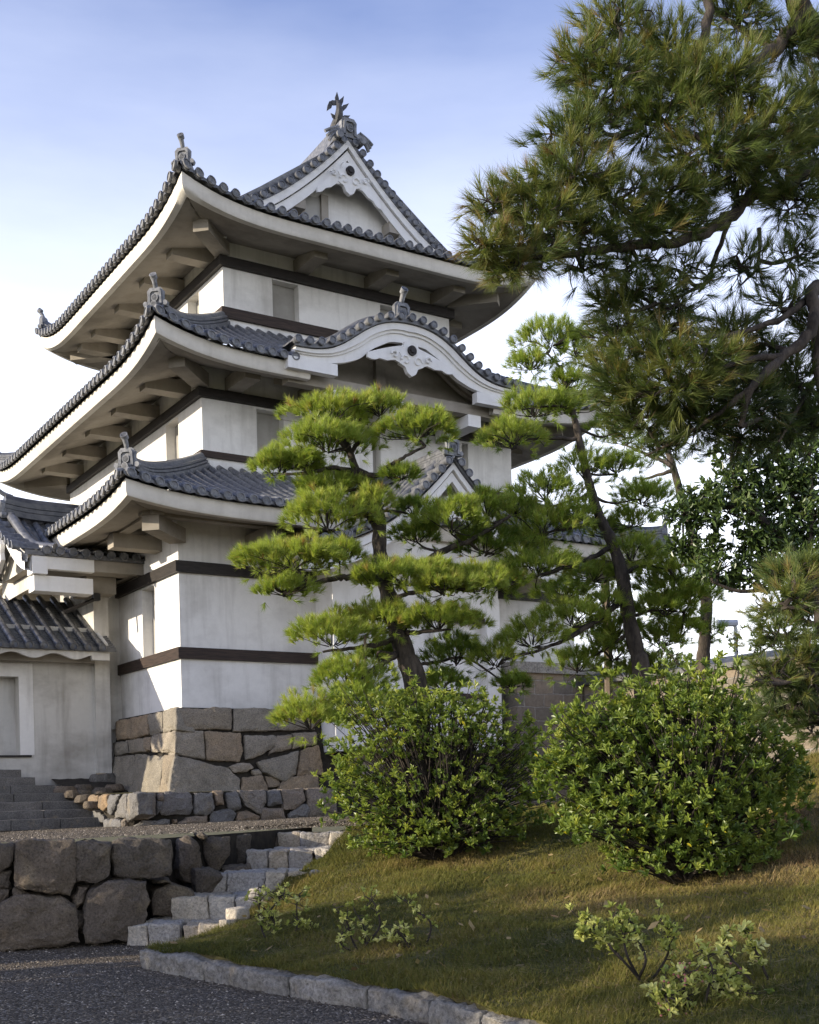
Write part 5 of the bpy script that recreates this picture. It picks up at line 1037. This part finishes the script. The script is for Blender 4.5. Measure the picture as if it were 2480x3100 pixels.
# --- low pine at the right edge
YL = 8.5; pL = lambda x, y, dy=0.: at(x, y, YL + dy); base = pL(1800, 1560); base[2] = 1.2
tl = Tree('pine_tree', 'low shaggy pine with browning tufts at the right edge above the shrub', base, None, seed=12)
tl.trunk([base, pL(1790, 1480), pL(1760, 1400), pL(1730, 1330), pL(1720, 1250)], .07, .03)
for pts in ([(1765, 1410, 0), (1710, 1420, -.1), (1640, 1440, -.2), (1590, 1430, -.2)], [(1735, 1340, 0), (1680, 1345, 0), (1620, 1330, 0)], [(1725, 1270, 0), (1680, 1280, 0), (1640, 1270, 0)]): tl.trunk([pL(*q) for q in pts], .025, .01, 'branch', wob=.4)
for (x, y, w_, h_, d, tn) in ((1672, 1250, 58, 42, 0, .55), (1700, 1310, 60, 40, .1, .5), (1630, 1345, 62, 36, 0, .45), (1690, 1380, 58, 40, -.1, .45), (1628, 1420, 50, 34, -.1, .45), (1690, 1450, 60, 34, 0, .45), (1650, 1210, 46, 36, .3, .45), (1710, 1200, 46, 44, .2, .4), (1620, 1290, 40, 30, .2, .42), (1710, 1420, 46, 50, .3, .35), (1650, 1490, 70, 40, .3, .35), (1715, 1520, 50, 50, .3, .32)):
    ax, az = w_ * YL / 2544, h_ * YL / 2544; tl.cloud(pL(x, y, d), ax, ax * .9, az, int(620 * ax * az * 3.14) + 16, .108, .0020, 40, tn + .04, ntw=30)
tl.done()

# --- broad-leaved evergreen behind the pines
YE = 15.5; pE = lambda x, y, dy=0.: at(x, y, YE + dy); base = pE(1780, 1500); base[2] = 1.5
te = Tree('evergreen_tree', 'dark glossy broad leaved evergreen spreading between the pines at the right', base, None, seed=15)
te.trunk([base, pE(1770, 1400), pE(1740, 1280), pE(1700, 1190), pE(1640, 1130), pE(1590, 1080), pE(1560, 1060)], .12, .05)
for pts in ([(1740, 1280, 0), (1660, 1240, 0), (1560, 1245, -.1), (1500, 1225, -.2)], [(1700, 1190, 0), (1710, 1080, 0), (1705, 960, 0)], [(1580, 1075, 0), (1550, 1020, .1), (1540, 980, .1)], [(1570, 1065, 0), (1500, 1070, 0), (1440, 1090, 0)]): te.trunk([pE(*q) for q in pts], .05, .015, 'branch')
EC = [(1540, 960, 45, 42, .1, .45), (1545, 1015, 62, 38, .1, .5), (1480, 1045, 48, 36, 0, .5), (1440, 1085, 52, 34, 0, .45), (1535, 1080, 85, 40, 0, .5), (1600, 1060, 50, 36, .2, .4), (1660, 1040, 55, 50, .1, .45), (1700, 960, 48, 62, 0, .4), (1690, 1090, 60, 40, 0, .4), (1620, 1130, 62, 34, 0, .35), (1660, 1180, 85, 44, 0, .3), (1500, 1150, 38, 30, .1, .4), (1520, 1200, 62, 36, 0, .35), (1590, 1215, 70, 34, 0, .3), (1700, 900, 50, 50, .2, .25), (1630, 960, 40, 50, .2, .28), (1690, 1250, 60, 44, .2, .25), (1640, 1000, 60, 40, .2, .35), (1600, 1150, 60, 40, .3, .3), (1720, 1050, 40, 60, .2, .3), (1440, 1150, 40, 30, .4, .35), (1700, 1150, 50, 50, .1, .3)]
for (x, y, w_, h_, d, tn) in EC:
    ax, az = w_ * YE / 2544, h_ * YE / 2544; te.leafcloud(pE(x, y, d), ax, ax * .8, az, int(260 * ax * az * 3.14) + 10, .11, .036, 'leaf_dark', tn, 6, 'foliage_clump', True, .5, .45)
te.done()

# --- shrubs on the mound
def shrub(x, ybase, Y, cx, cy, w_, h_, seed, label, n, L_, W_, tn, lobes, group):
    base = at(x, ybase, Y); base[2] = mz([base[:2]])[0]; t = Tree('shrub', label, base, group, 'shrub', seed); g_ = t.g; k = Y / 2544
    stems = MB(); tips = []
    for (lx, ly, lw_, lh, ld, ln_) in lobes:
        c = at(cx + lx, cy + ly, Y + ld) - t.b; ax, az = lw_ * k, lh * k
        m_ = int(ln_ * .8); d = unit(g_.normal(size=(m_, 3))); d[:, 2] = np.where(d[:, 2] < -.45, -d[:, 2], d[:, 2])
        rr = (.62 + .38 * g_.random((m_, 1)) ** .6) * (1 + .20 * np.sin(d[:, :1] * 7 + ld) * np.sin(d[:, 2:] * 6 + lx) + .13 * np.sin(d[:, 1:2] * 13 + lx) * np.sin(d[:, 2:] * 11 + ly))
        tips.append((c + d * rr * np.array([ax, ax * .85, az]), d))
    P = np.concatenate([a for a, _ in tips]); D = np.concatenate([b for _, b in tips])
    keep = P[:, 2] > .04; P, D = P[keep], D[keep]
    shoots = g_.random(len(P)) < .40; P[shoots] += np.stack([.03 * g_.normal(size=shoots.sum()), .03 * g_.normal(size=shoots.sum()),   .04 + .32 * g_.random(shoots.sum()) ** 1.6], 1) * (D[shoots, 2:] > .2)
    dd = D * .45 + np.array([0, 0, .75]) + g_.normal(size=D.shape) * .18
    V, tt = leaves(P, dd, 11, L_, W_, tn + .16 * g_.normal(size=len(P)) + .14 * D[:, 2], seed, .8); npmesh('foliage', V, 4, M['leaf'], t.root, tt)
    for i in range(0, len(P), 3):
        a = g_.random() * 6.28; r0 = np.array([math.cos(a) * .10, math.sin(a) * .10, -.05]); q = P[i]; mid = r0 + (q - r0) * .5 + np.array([0, 0, .10 * np.linalg.norm(q)]) + g_.normal(size=3) * .05
        stems.tube(smooth_path([r0, mid, q], 4), list(np.linspace(.012, .003, 9)), 4, False)
    stems.build('stems', M['twig'], t.root)
shrub(930, 1800, 13.4, 900, 1640, 225, 170, 21, 'dense glossy green shrub at the head of the steps, left of the larger one', 0, .064, .024, .66,
      [(-25, -5, 185, 145, 0, 620), (-110, -75, 100, 95, -.2, 240), (50, -95, 120, 85, -.1, 260), (150, -40, 110, 100, .2, 240), (210, 20, 80, 95, .3, 170), (20, 75, 170, 80, -.2, 280), (-145, 55, 85, 80, -.2, 170), (-30, -130, 70, 50, 0, 90), (60, 110, 170, 60, -.1, 260), (-60, 125, 120, 40, -.2, 160), (10, 150, 130, 40, -.2, 200), (160, 70, 110, 70, .2, 200)], 'large shrubs on the mound')
shrub(1440, 1840, 11.0, 1410, 1630, 280, 190, 23, 'largest rounded shrub with long green leaves, in front of the ochre wall', 0, .070, .024, .60,
      [(-10, 20, 240, 130, 0, 720), (-150, -40, 120, 95, -.2, 270), (20, -85, 190, 85, -.1, 360), (180, -20, 110, 115, .1, 280), (-60, 90, 190, 75, -.3, 320), (-215, 20, 75, 75, -.3, 160), (235, 35, 65, 90, .1, 140), (100, 110, 150, 80, -.2, 230), (-110, -110, 70, 50, 0, 90), (80, -140, 90, 45, 0, 100), (-10, -150, 60, 40, 0, 60), (30, 150, 150, 55, -.2, 220), (-90, 120, 120, 50, -.3, 150), (190, 110, 90, 60, 0, 120), (20, 185, 150, 45, -.2, 260), (120, 165, 120, 45, -.1, 160)], 'large shrubs on the mound')

def sprig(name, label, stems_, Y, n, L_, W_, m, seed, group, tn=.5, spread=14, thick=.011):
    """small bush drawn from its crooked stems; leaf rosettes gather at the stem ends"""
    b0 = at(stems_[0][0][0], stems_[0][0][1], Y); b0[2] = mz([b0[:2]])[0] - .02; t = Tree(name, label, b0, group, 'shrub', seed); k = Y / 2544; P, D = [], []; g_ = t.g
    dz = None
    for pts in stems_:
        q = [at(x, y, Y + g_.normal() * .05 * (i > 0)) - t.b for i, (x, y) in enumerate(pts)]
        if pts[0] == stems_[0][0]: q[0] = np.array([0, 0, -.03])
        sm = smooth_path(q, 5); t.tw.tube(sm, list(np.linspace(thick, .003, len(sm))), 6, False)
        for j in range(n):
            f = g_.random() ** .5; e = sm[int(f * (len(sm) - 1))] * (1 if j else 1); e = e + g_.normal(size=3) * spread * k * (.35 + .65 * f); 
            if f > .5: P.append(e); D.append(np.array([0, 0, .8]) + g_.normal(size=3) * .35); t.tw.tube([sm[int(f * (len(sm) - 1))], (sm[int(f * (len(sm) - 1))] + e) / 2 + g_.normal(size=3) * .01, e], [.004, .003, .002], 4, False)
    V, tt = leaves(np.array(P), np.array(D), 6, L_, W_, tn + .2 * g_.normal(size=len(P)), seed, .8); npmesh('foliage', V, 4, M[m], t.root, tt); t.done('stems')
SG = 'small pale leaved bushes on the grass'
sprig('small_shrub', 'small sprawling bush with pale edged leaves nearest the rough steps', [[(584, 2000), (560, 1975), (548, 1940), (546, 1900), (545, 1860)], [(584, 2000), (605, 1985), (625, 1955), (625, 1905), (632, 1880)], [(548, 1940), (575, 1910), (590, 1890), (600, 1880)], [(625, 1955), (650, 1965), (655, 1940)], [(546, 1900), (570, 1930), (580, 1945)]], 10.4, 30, .042, .019, 'leaf_var', 31, SG)
sprig('small_shrub', 'small bare stemmed bush with pale tufts, second from the rough steps', [[(775, 2040), (760, 2010), (740, 1975), (730, 1940), (700, 1905)], [(775, 2040), (770, 1990), (765, 1950), (745, 1915)], [(760, 2010), (720, 1990), (722, 1960)], [(770, 1990), (800, 1950), (790, 1905), (775, 1890)]], 9.4, 18, .042, .019, 'leaf_var', 33, SG)
sprig('small_shrub', 'small crooked bush with a looping dark stem, third from the rough steps', [[(915, 2045), (890, 2020), (865, 2000), (830, 1985)], [(915, 2045), (890, 2005), (905, 1970), (905, 1940), (880, 1920), (850, 1890)], [(890, 2020), (855, 1975), (850, 1945)], [(865, 2000), (840, 1965), (800, 1970)]], 9.2, 20, .044, .02, 'leaf_var', 35, SG)
sprig('small_shrub', 'leaning bush with pale leaf tips at the left of the foreground bushes', [[(1356, 2095), (1345, 2060), (1310, 2020), (1280, 1985), (1250, 1950), (1215, 1930)], [(1345, 2060), (1320, 2010), (1310, 1960), (1290, 1920)], [(1310, 2020), (1290, 2000), (1260, 1960), (1215, 1965)], [(1345, 2060), (1360, 2020), (1340, 1970), (1320, 1930)], [(1356, 2095), (1390, 2040), (1410, 1990), (1390, 1930)]], 7.4, 40, .046, .022, 'leaf_var', 37, SG, .42)
sprig('small_shrub', 'densest low pale leaved bush with pink berries in the foreground', [[(1480, 2165), (1460, 2120), (1440, 2080), (1450, 2040)], [(1480, 2165), (1500, 2130), (1540, 2100), (1590, 2090)], [(1460, 2120), (1410, 2100), (1390, 2090)], [(1480, 2165), (1490, 2090), (1500, 2040), (1480, 2000)], [(1500, 2130), (1560, 2130), (1580, 2110)], [(1480, 2165), (1420, 2140), (1380, 2120)], [(1500, 2130), (1520, 2080), (1530, 2050)]], 6.5, 40, .044, .022, 'leaf_var', 39, SG, .5, 18)
sprig('small_shrub', 'tall thin arching bush with two leaf tufts at the foreground right', [[(1630, 2150), (1625, 2080), (1600, 2020), (1580, 1980), (1560, 1950)], [(1630, 2150), (1610, 2090), (1560, 2040), (1530, 2000), (1530, 1950)]], 6.9, 28, .046, .022, 'leaf_var', 41, SG, .5, 14)
# pink berries of the dense bush
dense = [o for o in bpy.data.objects if o.get('label', '').startswith('densest')][0]; m_ = m_simple('pink_berry', (.30, .10, .09), (.42, .20, .16), 20, .4, 60, 0)
for i in range(34):
    c = at(R.choice([1395, 1420, 1445, 1450, 1440, 1500, 1560]) + R.gauss(0, 12), R.choice([2130, 2040, 2070, 2060, 2110]) + R.gauss(0, 10), 6.45 + R.gauss(0, .05)) - np.array(dense.location); r_ = .007; b = MB()
    b.tube([c + np.array([0, 0, -r_]), c + np.array([0, 0, -.5 * r_]), c + np.array([0, 0, .5 * r_]), c + np.array([0, 0, r_])], [.1 * r_, r_, r_, .1 * r_], 6)
    b.build('berry', m_, dense)
# tall thin sapling in front of the ochre wall and a red-tipped one at the right
sprig('sapling', 'thin sapling with small dark leaves standing before the ochre wall', [[(1520, 1560), (1540, 1480), (1555, 1420), (1552, 1360), (1560, 1320)], [(1540, 1480), (1570, 1430), (1590, 1370), (1605, 1340)], [(1520, 1560), (1480, 1480), (1430, 1400), (1390, 1360)], [(1480, 1480), (1440, 1440), (1400, 1420)]], 13, 34, .05, .02, 'leaf_dark', 43, None, .7, 12, .014)

# --- posts and lamp
b = MB(); b.tube([tuple(at(1275, 1225, 18.2)), tuple(at(1279, 1330, 18.2)), tuple(at(1284, 1500, 18.2))], .065, 8); o = b.build('support_pole', M['grey_wood']); tag(o, 'brown wooden pole propping the leaning garden pine', 'pole')
b = MB(); b.tube([tuple(at(769, 1340, 15.6)), tuple(at(768, 1500, 15.6))], .02, 6); o = b.build('support_pole', M['grey_wood']); tag(o, 'thin bamboo pole propping the lowest left branch of the cloud pruned pine', 'pole')
lp = at(1549, 1312, 42); LPm = m_simple('lamp_metal', (.42, .43, .45), (.55, .56, .58), 5, .4, 30, 0)
sl = empty('street_lamp', (lp[0], lp[1], 1.0), 0, 'pale grey street lamp beyond the ochre wall', 'lamp')
b = MB(); b.tube([(0, 0, 0), (0, 0, lp[2] - 1.15)], [.09, .065], 10); b.tube([(0, 0, lp[2] - 1.16), (-.05, 0, lp[2] - 1.06), (-.15, 0, lp[2] - 1.03)], .06, 8); b.build('pole', LPm, sl)
b = MB(); zl = lp[2] - 1.0; b.sweep([(.05, 0, zl), (-.12, 0, zl), (-.45, 0, zl + .01), (-.62, 0, zl)], [(-.15, -.10), (-.17, 0), (-.10, .11), (.10, .11), (.17, 0), (.15, -.10)], caps=True); b.build('lamp_head', LPm, sl, ang=.4)

# --- unseen trees added left of the view to shade the path and lower mound
def shade_tree(x, y, h, r_, seed):
    t = Tree('evergreen_tree', 'unseen bushy evergreen added beyond the left edge to shade the foreground', (x, y, 0), 'unseen trees added left of the path for shade', seed=seed)
    t.trunk([(x, y, 0), (x + .2, y, h * .4), (x, y + .1, h * .75)], .16, .06)
    for k in range(9):
        a = k * 2.4; c = (x + math.cos(a) * r_ * .5, y + math.sin(a) * r_ * .5, h * (.45 + .06 * k)); t.leafcloud(c, r_ * .55, r_ * .55, h * .16, 230, .12, .05, 'leaf_dark', .5, 6, 'foliage_clump')
    t.done()
for i, (x, y, h, r_) in enumerate(((-11.0, 1.5, 6.4, 2.3), (-11.8, 4.7, 3.9, 1.6), (-12.2, 6.6, 3.5, 1.6), (-13.5, 9.4, 3.1, 1.4))): shade_tree(x, y, h, r_, 60 + i)
